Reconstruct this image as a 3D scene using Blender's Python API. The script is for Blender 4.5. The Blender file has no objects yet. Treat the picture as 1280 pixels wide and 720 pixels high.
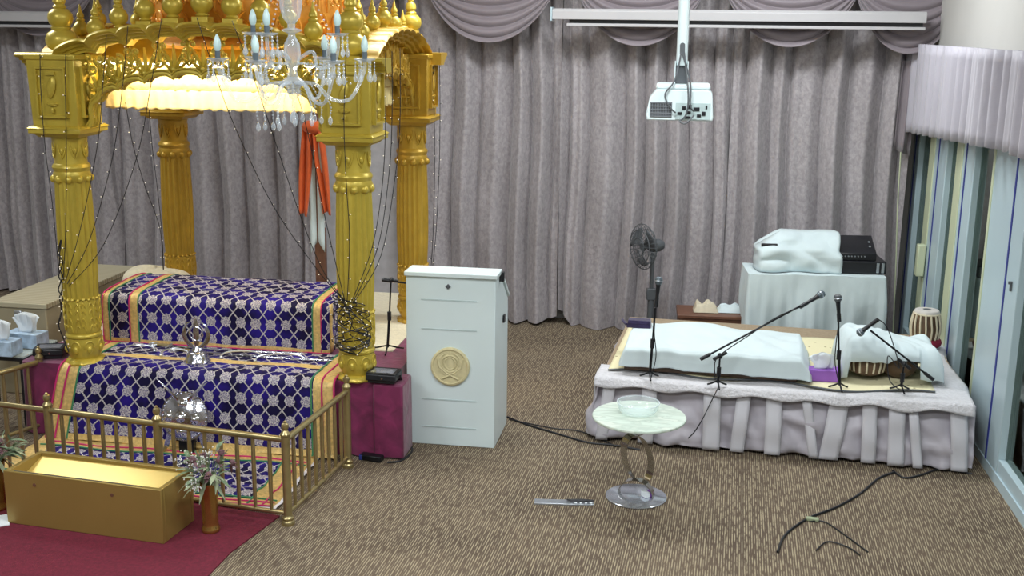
import bpy, bmesh, math, random
from mathutils import Vector, Matrix
random.seed(7)
PI = math.pi
COL = bpy.context.scene.collection
sin, cos = math.sin, math.cos

# ------------------------------------------------------------------ camera
FPX, TH, RO, HC = 1422.0, math.radians(12.95), math.radians(0.7), 2.7
cam = bpy.data.cameras.new('camera'); cam.lens = 36 * FPX / 1280; cam.sensor_width = 36
cam_o = bpy.data.objects.new('camera', cam); COL.objects.link(cam_o)
cam_o.matrix_world = Matrix.Translation((0, 0, HC)) @ Matrix.Rotation(PI/2 - TH, 4, 'X') @ Matrix.Rotation(RO, 4, 'Z')
bpy.context.scene.camera = cam_o

def ray(px, py):
    u, v = px - 640, py - 360
    a = u*cos(RO) + v*sin(RO); b = -u*sin(RO) + v*cos(RO)
    return Vector((a/FPX, 0, 0)) - b/FPX*Vector((0, sin(TH), cos(TH))) + Vector((0, cos(TH), -sin(TH)))
def at_z(px, py, z=0.0):
    d = ray(px, py); return Vector((0, 0, HC)) + d*((z-HC)/d.z)
def at_y(px, py, y):
    d = ray(px, py); return Vector((0, 0, HC)) + d*(y/d.y)
def at_pl(px, py, p, n):
    d = ray(px, py); n = Vector((n[0], n[1], 0)); o = Vector((0, 0, HC))
    return o + d*((Vector((p[0], p[1], 0))-o).dot(n)/d.dot(n))

# frames
class Frame:
    def __init__(s, ox, oy, yaw):
        s.o = Vector((ox, oy, 0)); s.yaw = yaw
        s.e = Vector((cos(yaw), sin(yaw), 0)); s.n = Vector((-sin(yaw), cos(yaw), 0))
    def w(s, u, v, z=0): return s.o + s.e*u + s.n*v + Vector((0, 0, z))
    def l(s, p): d = p - s.o; return Vector((d.dot(s.e), d.dot(s.n), p.z))
PAL = Frame(-2.823, 7.247, -0.156)
ROOM = Frame(0, 10.45, math.radians(-11))
STG = Frame(0.53, 7.247, -0.2145)
WIN = Frame(3.0, 6.7, math.atan2(.989, .147))       # u runs along the window wall away from the camera, v to the room side
LEC = Frame(-0.682, 7.129, -0.156)
def addbump(*a): pass

# ------------------------------------------------------------------ mesh builder
class MB:
    def __init__(s): s.v = []; s.f = []; s.m = []; s.uv = {}
    def add(s, vs, fs, mat=0, uvs=None):
        b = len(s.v); s.v += [tuple(p) for p in vs]
        for f in fs:
            s.f.append(tuple(b+i for i in f)); s.m.append(mat)
        if uvs:
            for i, q in enumerate(uvs): s.uv[b+i] = q
        return s
    def box(s, x0, x1, y0, y1, z0, z1, M=None, mat=0, tx=1, ty=1):
        cx, cy = (x0+x1)/2, (y0+y1)/2
        vs = []
        for z, k in ((z0, 0), (z1, 1)):
            for x, y in ((x0, y0), (x1, y0), (x1, y1), (x0, y1)):
                if k: x = cx+(x-cx)*tx; y = cy+(y-cy)*ty
                vs.append(Vector((x, y, z)))
        if M: vs = [M @ p for p in vs]
        return s.add(vs, [(3,2,1,0),(4,5,6,7),(0,1,5,4),(1,2,6,5),(2,3,7,6),(3,0,4,7)], mat)
    def lathe(s, prof, n=32, M=None, mod=None, mat=0, caps=True):
        vs = []
        for (r, z) in prof:
            for i in range(n):
                t = 2*PI*i/n
                rr = r*(mod(t, z) if mod else 1)
                p = Vector((rr*cos(t), rr*sin(t), z))
                vs.append(M @ p if M else p)
        fs = []
        for k in range(len(prof)-1):
            for i in range(n):
                j = (i+1) % n
                fs.append((k*n+i, k*n+j, (k+1)*n+j, (k+1)*n+i))
        if caps:
            if prof[0][0] > 1e-5: fs.append(tuple(reversed(range(n))))
            if prof[-1][0] > 1e-5: fs.append(tuple((len(prof)-1)*n+i for i in range(n)))
        return s.add(vs, fs, mat)
    def tube(s, pts, r, n=8, mat=0, closed=False, flat=1.0):
        pts = [Vector(p) for p in pts]; N = len(pts)
        rs = r if isinstance(r, (list, tuple)) else [r]*N
        up = Vector((0, 0, 1)); vs = []; prev = None
        for i, p in enumerate(pts):
            if closed: t = pts[(i+1) % N]-pts[i-1]
            else: t = pts[min(i+1, N-1)]-pts[max(i-1, 0)]
            if t.length < 1e-9: t = Vector((0, 0, 1))
            t.normalize()
            if prev is None:
                a = up.cross(t)
                if a.length < .05: a = Vector((1, 0, 0)).cross(t)
            else:
                a = prev - t*prev.dot(t)
                if a.length < 1e-4: a = up.cross(t)
            a.normalize(); prev = a; b = t.cross(a)
            for k in range(n):
                q = 2*PI*k/n
                vs.append(p + a*cos(q)*rs[i] + b*sin(q)*rs[i]*flat)
        fs = []
        for i in range(N if closed else N-1):
            i2 = (i+1) % N
            for k in range(n):
                j = (k+1) % n
                fs.append((i*n+k, i*n+j, i2*n+j, i2*n+k))
        if not closed:
            fs.append(tuple(reversed(range(n)))); fs.append(tuple((N-1)*n+k for k in range(n)))
        return s.add(vs, fs, mat)
    def ell(s, c, rx, ry, rz, n=10, m=6, M=None, mat=0):
        prof = []
        vs = []; fs = []
        for k in range(m+1):
            a = -PI/2 + PI*k/m
            for i in range(n):
                t = 2*PI*i/n
                p = Vector((rx*cos(a)*cos(t), ry*cos(a)*sin(t), rz*sin(a)))
                if M: p = M.to_3x3() @ p
                vs.append(p+Vector(c))
        for k in range(m):
            for i in range(n):
                j = (i+1) % n
                fs.append((k*n+i, k*n+j, (k+1)*n+j, (k+1)*n+i))
        return s.add(vs, fs, mat)
    def grid(s, fn, nu, nv, uvfn=None, matfn=None):
        vs = []; uvs = []
        for j in range(nv+1):
            for i in range(nu+1):
                vs.append(Vector(fn(i/nu, j/nv)))
                if uvfn: uvs.append(uvfn(i/nu, j/nv))
        b = len(s.v); s.v += [tuple(p) for p in vs]
        for j in range(nv):
            for i in range(nu):
                a = j*(nu+1)+i
                s.f.append((b+a, b+a+1, b+a+nu+2, b+a+nu+1))
                s.m.append(matfn((i+.5)/nu, (j+.5)/nv) if matfn else 0)
        if uvfn:
            for i, q in enumerate(uvs): s.uv[b+i] = q
        return s
    def prism(s, poly, T, d0, d1, mat=0):
        """poly = [(a,b)], T(a, d, b) -> point, extruded from d0 to d1"""
        n = len(poly)
        vs = [T(a, d0, b) for a, b in poly] + [T(a, d1, b) for a, b in poly]
        fs = [tuple(range(n)), tuple(reversed(range(n, 2*n)))]
        for i in range(n):
            j = (i+1) % n
            fs.append((j, i, n+i, n+j))
        return s.add(vs, fs, mat)
    def build(s, name, mats, parent=None, loc=(0, 0, 0), rz=0, sharp=38, bevel=0, smooth=True, solid=0, weld=True):
        me = bpy.data.meshes.new(name); me.from_pydata(s.v, [], s.f)
        if not isinstance(mats, (list, tuple)): mats = [mats]
        for m in mats: me.materials.append(m)
        me.polygons.foreach_set('material_index', s.m)
        if s.uv:
            ul = me.uv_layers.new(name='UVMap')
            for lp in me.loops:
                ul.data[lp.index].uv = s.uv.get(lp.vertex_index, (0, 0))
        bm = bmesh.new(); bm.from_mesh(me)
        if weld and not s.uv: bmesh.ops.remove_doubles(bm, verts=bm.verts, dist=1e-6)
        if not s.uv or solid == 0:
            bmesh.ops.recalc_face_normals(bm, faces=bm.faces)
        lim = math.radians(sharp)
        for f in bm.faces: f.smooth = smooth
        if smooth:
            for e in bm.edges:
                if len(e.link_faces) == 2 and e.calc_face_angle(0) > lim: e.smooth = False
        bm.to_mesh(me); bm.free()
        o = bpy.data.objects.new(name, me); COL.objects.link(o)
        o.location = loc; o.rotation_euler = (0, 0, rz)
        if parent: o.parent = parent
        if bevel:
            b = o.modifiers.new('bevel', 'BEVEL'); b.width = bevel; b.segments = 2; b.limit_method = 'ANGLE'; b.angle_limit = math.radians(40)
            b.harden_normals = False
        if solid:
            b = o.modifiers.new('solid', 'SOLIDIFY'); b.thickness = solid; b.offset = 0
        return o

def tag(o, label=None, cat=None, group=None, kind=None):
    if label: o['label'] = label
    if cat: o['category'] = cat
    if group: o['group'] = group
    if kind: o['kind'] = kind
    return o
def thing(name, label, cat, loc=(0, 0, 0), rz=0, group=None):
    o = bpy.data.objects.new(name, None); COL.objects.link(o); o.empty_display_size = .1
    o.location = loc; o.rotation_euler = (0, 0, rz)
    return tag(o, label, cat, group)
def copy_tree(o, parent=None):
    c = o.copy(); COL.objects.link(c)
    if parent: c.parent = parent
    for ch in list(o.children): copy_tree(ch, c)
    return c
def smoothline(pts, k=6):
    pts = [Vector(p) for p in pts]; out = []
    for i in range(len(pts)-1):
        p0 = pts[max(i-1, 0)]; p1 = pts[i]; p2 = pts[i+1]; p3 = pts[min(i+2, len(pts)-1)]
        for j in range(k):
            t = j/k
            out.append(.5*((2*p1)+(-p0+p2)*t+(2*p0-5*p1+4*p2-p3)*t*t+(-p0+3*p1-3*p2+p3)*t**3))
    out.append(pts[-1]); return out

# ------------------------------------------------------------------ materials
def lin(c):
    return tuple(((x/255)/12.92 if x/255 <= .04045 else ((x/255+.055)/1.055)**2.4) for x in c)+(1,)
def nodes(name):
    m = bpy.data.materials.new(name); m.use_nodes = True
    nt = m.node_tree; b = nt.nodes['Principled BSDF']
    return m, nt, b
def N(nt, t, **kw):
    n = nt.nodes.new(t)
    for k, v in kw.items():
        if k in n.inputs.keys(): n.inputs[k].default_value = v
        else: setattr(n, k, v)
    return n
def mth(nt, op, a, b=None, c=None):
    n = nt.nodes.new('ShaderNodeMath'); n.operation = op
    for i, x in enumerate((a, b, c)):
        if x is None: continue
        if isinstance(x, (int, float)): n.inputs[i].default_value = x
        else: nt.links.new(x, n.inputs[i])
    return n.outputs[0]
def mix(nt, fac, a, b):
    n = nt.nodes.new('ShaderNodeMix'); n.data_type = 'RGBA'
    for s, x in ((n.inputs[0], fac), (n.inputs[6], a), (n.inputs[7], b)):
        if isinstance(x, (int, float)): s.default_value = x
        elif isinstance(x, tuple): s.default_value = x
        else: nt.links.new(x, s)
    return n.outputs[2]
def ramp(nt, x, stops):
    r = nt.nodes.new('ShaderNodeValToRGB'); nt.links.new(x, r.inputs[0])
    e = r.color_ramp.elements
    while len(e) < len(stops): e.new(.5)
    for q, (p, c) in zip(e, stops): q.position = p; q.color = c if isinstance(c, tuple) else (c, c, c, 1)
    return r.outputs[0]
def basic(name, col, rough=.5, metal=0, var=.12, scale=12, bump=0, bscale=60, sheen=0, spec=None, coat=0):
    m, nt, b = nodes(name)
    tc = N(nt, 'ShaderNodeTexCoord'); no = N(nt, 'ShaderNodeTexNoise', Scale=scale, Detail=4.0)
    nt.links.new(tc.outputs['Object'], no.inputs['Vector'])
    c = lin(col); d = tuple(x*(1-var) for x in c[:3])+(1,); l = tuple(min(1, x*(1+var*.6)) for x in c[:3])+(1,)
    nt.links.new(ramp(nt, no.outputs[0], [(.3, d), (.7, l)]), b.inputs['Base Color'])
    b.inputs['Roughness'].default_value = rough; b.inputs['Metallic'].default_value = metal
    if sheen: b.inputs['Sheen Weight'].default_value = sheen
    if coat: b.inputs['Coat Weight'].default_value = coat
    if spec is not None: b.inputs['Specular IOR Level'].default_value = spec
    if bump:
        n2 = N(nt, 'ShaderNodeTexNoise', Scale=bscale, Detail=3.0); nt.links.new(tc.outputs['Object'], n2.inputs['Vector'])
        bp = N(nt, 'ShaderNodeBump', Strength=bump, Distance=.01); nt.links.new(n2.outputs[0], bp.inputs['Height'])
        nt.links.new(bp.outputs[0], b.inputs['Normal'])
    return m
M = {}
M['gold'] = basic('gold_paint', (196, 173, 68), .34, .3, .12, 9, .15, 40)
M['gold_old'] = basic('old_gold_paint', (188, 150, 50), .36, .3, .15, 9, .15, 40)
M['dome_gold'] = basic('warm_lit_gold', (232, 168, 70), .35, .3, .2, 8, .2, 30)  # gold with the orange of warm light put into its colour
M['brass'] = basic('brass', (172, 156, 112), .32, .8, .15, 14)
M['white'] = basic('white_laminate', (216, 230, 232), .35, 0, .03, 3)
M['white_cloth'] = basic('white_cotton', (204, 218, 221), .85, 0, .05, 6, .9, 5, .2)
M['cream_sheet'] = None
M['wall'] = basic('wall_paint', (190, 188, 184), .8, 0, .04, 2)
M['ceil'] = basic('ceiling_paint', (225, 225, 222), .9, 0, .03, 2)
M['black'] = basic('black_plastic', (26, 27, 32), .4, 0, .2, 20)
M['blackm'] = basic('black_metal', (30, 31, 36), .35, .4, .2, 20)
M['dgrey'] = basic('dark_grey_plastic', (84, 88, 92), .5, 0, .1, 20)
M['chrome'] = basic('chrome', (222, 224, 228), .08, 1, .03, 5)
M['silver'] = basic('silver', (210, 212, 222), .18, 1, .1, 12, .3, 30)
M['steel'] = basic('brushed_steel', (190, 196, 204), .3, .8, .08, 25)
M['tan_medal'] = basic('tan_stone', (210, 200, 158), .6, 0, .12, 30, .2, 60)
M['purple'] = None
M['red_mat'] = basic('maroon_carpet', (104, 22, 44), .95, 0, .25, 60, .4, 200)
M['box_gold'] = basic('mustard_paint', (206, 178, 98), .32, .35, .05, 3, 0, 60, 0, None, .3)
M['box_out'] = basic('shaded_mustard_paint', (158, 134, 74), .3, .35, .05, 3)  # same mustard, darkened to carry the shade on the box's outer faces
M['brown'] = basic('brown_wood', (110, 74, 56), .5, 0, .2, 10)
M['beige_fab'] = basic('beige_board', (168, 158, 132), .8, 0, .08, 5, .1, 30)
M['orange'] = basic('orange_cloth', (214, 92, 34), .8, 0, .15, 8, .3, 14, .3)
M['pvc'] = basic('white_upvc', (182, 202, 210), .3, 0, .03, 2)
M['pvc_cream'] = basic('cream_upvc', (196, 204, 172), .35, 0, .03, 2)
M['gasket'] = basic('blue_gasket', (48, 58, 140), .6, 0, .1, 10)
M['screen'] = basic('screen_housing', (186, 184, 186), .4, 0, .03, 4)
M['cushion'] = basic('cream_fleece', (222, 212, 182), .95, 0, .1, 30, .6, 60, .4)
M['skin_head'] = basic('drum_skin', (196, 190, 184), .7, 0, .1, 30)
M['drumwood'] = basic('drum_body', (92, 70, 52), .5, 0, .3, 20)
M['lace'] = basic('drum_lacing', (206, 196, 172), .7, 0, .08, 30)
M['maroon'] = basic('maroon_fabric', (128, 20, 50), .8, 0, .2, 30)
M['navy'] = basic('dark_purple_velvet', (40, 28, 70), .85, 0, .3, 30, .4, 50, .3)
M['tissuebox'] = basic('tissue_box_card', (178, 200, 222), .6, 0, .35, 18)
M['tissue_purple'] = basic('purple_card', (150, 96, 190), .6, 0, .1, 10)
M['paper'] = basic('white_paper', (230, 236, 240), .8, 0, .03, 10)
M['leaf'] = basic('sage_leaf', (112, 132, 100), .6, 0, .35, 16)
M['leaf2'] = basic('pale_leaf', (150, 160, 128), .6, 0, .25, 16)
M['bract'] = basic('dusky_flower', (110, 78, 84), .7, 0, .3, 16)
M['tinyflower'] = basic('white_flower', (226, 226, 222), .7, 0, .05, 16)
M['vase'] = basic('bronze_gold_vase', (176, 134, 74), .2, .8, .15, 12)
M['stagecarpet'] = basic('beige_carpet', (158, 140, 116), .95, 0, .15, 60, .4, 150)
M['satin'] = basic('lilac_grey_satin', (180, 175, 184), .42, 0, .08, 5, .2, 12, .3)
M['satin_l'] = basic('pale_satin', (204, 203, 210), .35, 0, .05, 5)
M['fleece'] = basic('pale_grey_plush', (204, 202, 206), .95, 0, .12, 40, .8, 70, .4)
M['candle'] = basic('frosted_bulb', (200, 226, 226), .3, 0, .02, 5)
M['smoke'] = basic('grey_sleeve', (96, 108, 116), .3, .2, .1, 10)
M['chart'] = basic('mottled_grey', (150, 150, 140), .8)

def gloss_glass(name, col, rough=.02, alpha=.35, ior=1.45):
    m, nt, b = nodes(name)
    b.inputs['Base Color'].default_value = lin(col); b.inputs['Roughness'].default_value = rough
    b.inputs['IOR'].default_value = ior
    tr = nt.nodes.new('ShaderNodeBsdfTransparent'); mx = nt.nodes.new('ShaderNodeMixShader')
    tr.inputs[0].default_value = lin(tuple(min(255, x+40) for x in col))
    fr = N(nt, 'ShaderNodeLayerWeight', Blend=.35)
    nt.links.new(mth(nt, 'MULTIPLY_ADD', fr.outputs['Facing'], .5, alpha), mx.inputs[0])
    nt.links.new(tr.outputs[0], mx.inputs[1]); nt.links.new(b.outputs[0], mx.inputs[2])
    nt.links.new(mx.outputs[0], nt.nodes['Material Output'].inputs[0])
    return m
M['crystal'] = gloss_glass('crystal_glass', (222, 232, 240), .04, .22)
M['bowl'] = gloss_glass('clear_glass', (225, 240, 238), .02, .1)
M['pane'] = None
# window pane: dark room beyond, mirror-like film
m, nt, b = nodes('window_glass')
b.inputs['Base Color'].default_value = (.03, .04, .035, 1); b.inputs['Roughness'].default_value = .04
b.inputs['Specular IOR Level'].default_value = .9; b.inputs['IOR'].default_value = 1.6
tr = nt.nodes.new('ShaderNodeBsdfTransparent'); tr.inputs[0].default_value = (.75, .85, .8, 1)
mx = nt.nodes.new('ShaderNodeMixShader'); fr = N(nt, 'ShaderNodeFresnel', IOR=1.55)
nt.links.new(mth(nt, 'MULTIPLY_ADD', fr.outputs[0], .9, .12), mx.inputs[0])
gl = nt.nodes.new('ShaderNodeBsdfGlossy'); gl.inputs['Roughness'].default_value = .05; gl.inputs['Color'].default_value = (.62, .68, .62, 1)
nt.links.new(tr.outputs[0], mx.inputs[1]); nt.links.new(gl.outputs[0], mx.inputs[2])
nt.links.new(mx.outputs[0], nt.nodes['Material Output'].inputs[0]); M['pane'] = m

# curtain velvet
def curtain_mat(name, c0, c1):
    m, nt, b = nodes(name)
    tc = N(nt, 'ShaderNodeTexCoord'); mp = N(nt, 'ShaderNodeMapping'); mp.inputs['Scale'].default_value = (1, 1, .75)
    nt.links.new(tc.outputs['Object'], mp.inputs[0])
    n1 = N(nt, 'ShaderNodeTexNoise', Scale=34.0, Detail=6.0, Roughness=.65, Distortion=.5); nt.links.new(mp.outputs[0], n1.inputs[0])
    n2 = N(nt, 'ShaderNodeTexNoise', Scale=2.0, Detail=2.0); nt.links.new(mp.outputs[0], n2.inputs[0])
    f = ramp(nt, n1.outputs[0], [(.36, 0.0), (.66, 1.0)])
    c = mix(nt, f, lin(c0), lin(c1)); nt.links.new(c, b.inputs['Base Color'])
    nt.links.new(ramp(nt, n1.outputs[0], [(.4, .75), (.65, .5)]), b.inputs['Roughness'])
    b.inputs['Sheen Weight'].default_value = .35; b.inputs['Sheen Roughness'].default_value = .4
    bp = N(nt, 'ShaderNodeBump', Strength=.5, Distance=.012); nt.links.new(n1.outputs[0], bp.inputs['Height'])
    nt.links.new(bp.outputs[0], b.inputs['Normal'])
    return m
M['curtain'] = curtain_mat('crushed_velvet', (148, 142, 145), (178, 171, 174))
M['swag'] = basic('swag_satin', (132, 122, 128), .5, 0, .06, 4, .15, 20, .5)
M['valance'] = basic('pale_valance', (176, 172, 182), .6, 0, .06, 4, .2, 30, .3)

# purple platform cloth
m, nt, b = nodes('plum_velvet')
tc = N(nt, 'ShaderNodeTexCoord'); n1 = N(nt, 'ShaderNodeTexNoise', Scale=9.0, Detail=5.0, Distortion=.5); nt.links.new(tc.outputs['Object'], n1.inputs[0])
nt.links.new(ramp(nt, n1.outputs[0], [(.3, lin((84, 14, 54))), (.7, lin((132, 34, 86)))]), b.inputs['Base Color'])
b.inputs['Roughness'].default_value = .6; b.inputs['Sheen Weight'].default_value = .3
bp = N(nt, 'ShaderNodeBump', Strength=.5, Distance=.02); nt.links.new(n1.outputs[0], bp.inputs['Height']); nt.links.new(bp.outputs[0], b.inputs['Normal'])
M['purple'] = m

# carpet: fine broken pale pinstripes on brown
m, nt, b = nodes('striped_carpet')
tc = N(nt, 'ShaderNodeTexCoord'); rt = N(nt, 'ShaderNodeVectorRotate'); rt.rotation_type = 'Z_AXIS'; rt.inputs['Angle'].default_value = math.radians(11)
nt.links.new(tc.outputs['Object'], rt.inputs[0])
sx = N(nt, 'ShaderNodeSeparateXYZ'); nt.links.new(rt.outputs[0], sx.inputs[0])
st = mth(nt, 'ABSOLUTE', mth(nt, 'SUBTRACT', mth(nt, 'FRACT', mth(nt, 'MULTIPLY', sx.outputs[0], 76.0)), .5))
mp = N(nt, 'ShaderNodeMapping'); mp.inputs['Scale'].default_value = (76, 14, 1); nt.links.new(rt.outputs[0], mp.inputs[0])
n1 = N(nt, 'ShaderNodeTexNoise', Scale=1.0, Detail=2.0); nt.links.new(mp.outputs[0], n1.inputs[0])
n2 = N(nt, 'ShaderNodeTexNoise', Scale=1.6, Detail=3.0); nt.links.new(rt.outputs[0], n2.inputs[0])
line = mth(nt, 'MULTIPLY', mth(nt, 'LESS_THAN', st, .22), ramp(nt, n1.outputs[0], [(.38, 0.0), (.58, 1.0)]))
base = mix(nt, ramp(nt, n2.outputs[0], [(.35, 0.0), (.65, 1.0)]), lin((96, 81, 66)), lin((76, 62, 50)))
nt.links.new(mix(nt, line, base, lin((158, 145, 120))), b.inputs['Base Color']); b.inputs['Roughness'].default_value = .95
n3 = N(nt, 'ShaderNodeTexNoise', Scale=220.0); nt.links.new(tc.outputs['Object'], n3.inputs[0])
bp = N(nt, 'ShaderNodeBump', Strength=.4, Distance=.004); nt.links.new(n3.outputs[0], bp.inputs['Height']); nt.links.new(bp.outputs[0], b.inputs['Normal'])
M['carpet'] = m

M['ribbon'] = basic('ribbon_steel', (176, 172, 164), .16, .85, .25, 8)
M['basesteel'] = basic('satin_chrome', (205, 210, 220), .16, .8, .05, 5)
# brocade: UV in metres; blue velvet, silver lattice, round medallions
def brocade(name, A=.108, B=.133):
    m, nt, b = nodes(name)
    uv = N(nt, 'ShaderNodeUVMap'); sp = N(nt, 'ShaderNodeSeparateXYZ'); nt.links.new(uv.outputs[0], sp.inputs[0])
    fx = mth(nt, 'SUBTRACT', mth(nt, 'FRACT', mth(nt, 'DIVIDE', sp.outputs[0], A)), .5)
    fy = mth(nt, 'SUBTRACT', mth(nt, 'FRACT', mth(nt, 'DIVIDE', sp.outputs[1], B)), .5)
    X = mth(nt, 'MULTIPLY', fx, A); Y = mth(nt, 'MULTIPLY', fy, B)
    r = mth(nt, 'SQRT', mth(nt, 'ADD', mth(nt, 'MULTIPLY', X, X), mth(nt, 'MULTIPLY', Y, Y)))
    th = mth(nt, 'ARCTAN2', Y, X)
    rim = mth(nt, 'MULTIPLY_ADD', mth(nt, 'COSINE', mth(nt, 'MULTIPLY', th, 8.0)), .0018, .036)
    disk = mth(nt, 'LESS_THAN', r, rim)
    pet = mth(nt, 'GREATER_THAN', mth(nt, 'SINE', mth(nt, 'ADD', mth(nt, 'MULTIPLY', th, 8.0), mth(nt, 'MULTIPLY', r, 260.0))), -.35)
    ring = mth(nt, 'LESS_THAN', mth(nt, 'ABSOLUTE', mth(nt, 'SUBTRACT', r, .018)), .0026)
    rimr = mth(nt, 'GREATER_THAN', r, .0305)
    silver = mth(nt, 'MULTIPLY', disk, mth(nt, 'MAXIMUM', mth(nt, 'MAXIMUM', pet, ring), rimr))
    dg = mth(nt, 'ABSOLUTE', mth(nt, 'SUBTRACT', mth(nt, 'ABSOLUTE', fx), mth(nt, 'ABSOLUTE', fy)))
    lat = mth(nt, 'LESS_THAN', dg, .05)
    sil = mth(nt, 'MAXIMUM', mth(nt, 'MULTIPLY', lat, mth(nt, 'SUBTRACT', 1.0, disk)), silver)
    tc = N(nt, 'ShaderNodeTexCoord'); n1 = N(nt, 'ShaderNodeTexNoise', Scale=5.0, Detail=3.0); nt.links.new(tc.outputs['Object'], n1.inputs[0])
    vel = ramp(nt, n1.outputs[0], [(.4, lin((18, 11, 54))), (.72, lin((44, 26, 140)))])
    n2 = N(nt, 'ShaderNodeTexNoise', Scale=160.0); nt.links.new(tc.outputs['Object'], n2.inputs[0])
    sc = ramp(nt, n2.outputs[0], [(.35, lin((132, 128, 136))), (.65, lin((222, 216, 214)))])
    vel2 = mix(nt, disk, vel, lin((112, 100, 140)))
    nt.links.new(mix(nt, sil, vel2, sc), b.inputs['Base Color'])
    nt.links.new(mth(nt, 'MULTIPLY', sil, .25), b.inputs['Metallic'])
    b.inputs['Roughness'].default_value = .62; b.inputs['Specular IOR Level'].default_value = .2
    bp = N(nt, 'ShaderNodeBump', Strength=.5, Distance=.003); nt.links.new(sil, bp.inputs['Height']); nt.links.new(bp.outputs[0], b.inputs['Normal'])
    return m
M['brocade'] = brocade('blue_brocade')
M['goldborder'] = basic('gold_brocade_border', (222, 190, 120), .45, .2, .25, 50, .4, 120)
M['pink'] = basic('pink_piping', (196, 40, 110), .6, 0, .1, 20)
M['green'] = basic('green_piping', (60, 130, 90), .6, 0, .1, 20)
M['lining'] = basic('white_lining', (226, 222, 226), .8, 0, .04, 10)

# marble top
m, nt, b = nodes('pale_marble'); tc = N(nt, 'ShaderNodeTexCoord')
mp = N(nt, 'ShaderNodeMapping'); mp.inputs['Rotation'].default_value = (0, 0, .9); mp.inputs['Scale'].default_value = (3, 10, 3); nt.links.new(tc.outputs['Object'], mp.inputs[0])
n1 = N(nt, 'ShaderNodeTexNoise', Scale=1.6, Detail=5.0, Distortion=1.2); nt.links.new(mp.outputs[0], n1.inputs[0])
nt.links.new(ramp(nt, n1.outputs[0], [(.42, lin((206, 220, 208))), (.52, lin((186, 200, 188))), (.6, lin((212, 222, 210)))]), b.inputs['Base Color'])
b.inputs['Roughness'].default_value = .12; M['marble'] = m
# patterned cream sheet
m, nt, b = nodes('cream_print'); tc = N(nt, 'ShaderNodeTexCoord')
v = N(nt, 'ShaderNodeTexVoronoi', Scale=14.0); nt.links.new(tc.outputs['Object'], v.inputs['Vector'])
nt.links.new(mix(nt, mth(nt, 'LESS_THAN', v.outputs['Distance'], .13), lin((222, 214, 176)), lin((150, 138, 100))), b.inputs['Base Color'])
b.inputs['Roughness'].default_value = .9; M['cream_sheet'] = m
# warm satin canopy
M['canopy'] = basic('ivory_gold_satin', (248, 226, 160), .6, 0, .08, 10, .3, 40, .2)
# corrugated beige top
m, nt, b = nodes('slatted_top'); tc = N(nt, 'ShaderNodeTexCoord'); w_ = N(nt, 'ShaderNodeTexWave', Scale=9.0, Distortion=.6); w_.bands_direction = 'Y'
nt.links.new(tc.outputs['Object'], w_.inputs[0])
nt.links.new(mix(nt, w_.outputs[0], lin((150, 140, 116)), lin((186, 178, 152))), b.inputs['Base Color']); b.inputs['Roughness'].default_value = .8; M['slat'] = m
def emis(name, col, s):
    m, nt, b = nodes(name); b.inputs['Base Color'].default_value = lin(col)
    b.inputs['Emission Color'].default_value = lin(col); b.inputs['Emission Strength'].default_value = s; return m
M['fairy'] = emis('fairy_light', (245, 238, 220), .4)
M['lampon'] = emis('lit_panel', (240, 248, 255), 5)

# ================================================================== SETTING
def S(o): o['kind'] = 'structure'; return o
S(MB().box(-9, 7, -5, 13, -.1, 0).build('floor', M['carpet'], smooth=False))
S(MB().box(-9, 7, -5, 13, 3.9, 4.0).build('ceiling', M['ceil'], smooth=False))
rz = ROOM.yaw
S(MB().box(-7, 3.62, .14, .3, 0, 3.9).build('wall_back', M['wall'], loc=ROOM.o, rz=rz, smooth=False))
S(MB().box(-.2, 16, 0, .15, 0, 3.9).build('wall_left', M['wall'], loc=ROOM.w(-6.4, .3), rz=rz-PI/2, smooth=False))
S(MB().box(-8.6, 6.6, -4.6, -4.45, 0, 3.9).build('wall_front', M['wall'], smooth=False))
# window wall: local x = along wall away from camera, local y<0 = outside  (room side is +y)
S(MB().box(-11.5, 3.3, -.16, -.02, 2.16, 3.9).build('wall_right', M['wall'], loc=WIN.o, rz=WIN.yaw, smooth=False))
S(MB().box(-11.5, 3.3, -.16, .005, 0, .07).build('trim_1', M['pvc'], loc=WIN.o, rz=WIN.yaw, smooth=False))
S(MB().box(-11.5, -4.2, -.16, -.02, .07, 2.16).build('wall_right_near', M['wall'], loc=WIN.o, rz=WIN.yaw, smooth=False))
S(MB().box(-5, 5, -3.4, -3.3, 0, 3.9).build('wall_outside', basic('outside_render', (70, 80, 72), .9), loc=WIN.o, rz=WIN.yaw, smooth=False))
def tw(px, py): return WIN.l(at_pl(px, py, WIN.o, WIN.n)).x
posts = [(tw(1142, 260), tw(1126, 260)), (tw(1177, 260), tw(1157, 260)), (tw(1212, 260), tw(1191, 260)), (tw(1283, 260), tw(1237, 260))]
print('posts', posts)
gask = [tw(1138, 260), tw(1167.5, 260), tw(1202, 260), tw(1267, 260)]
edges = [3.3]+[x for p in posts for x in (p[1], p[0])]+[-2.0]
wn = 0
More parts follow.
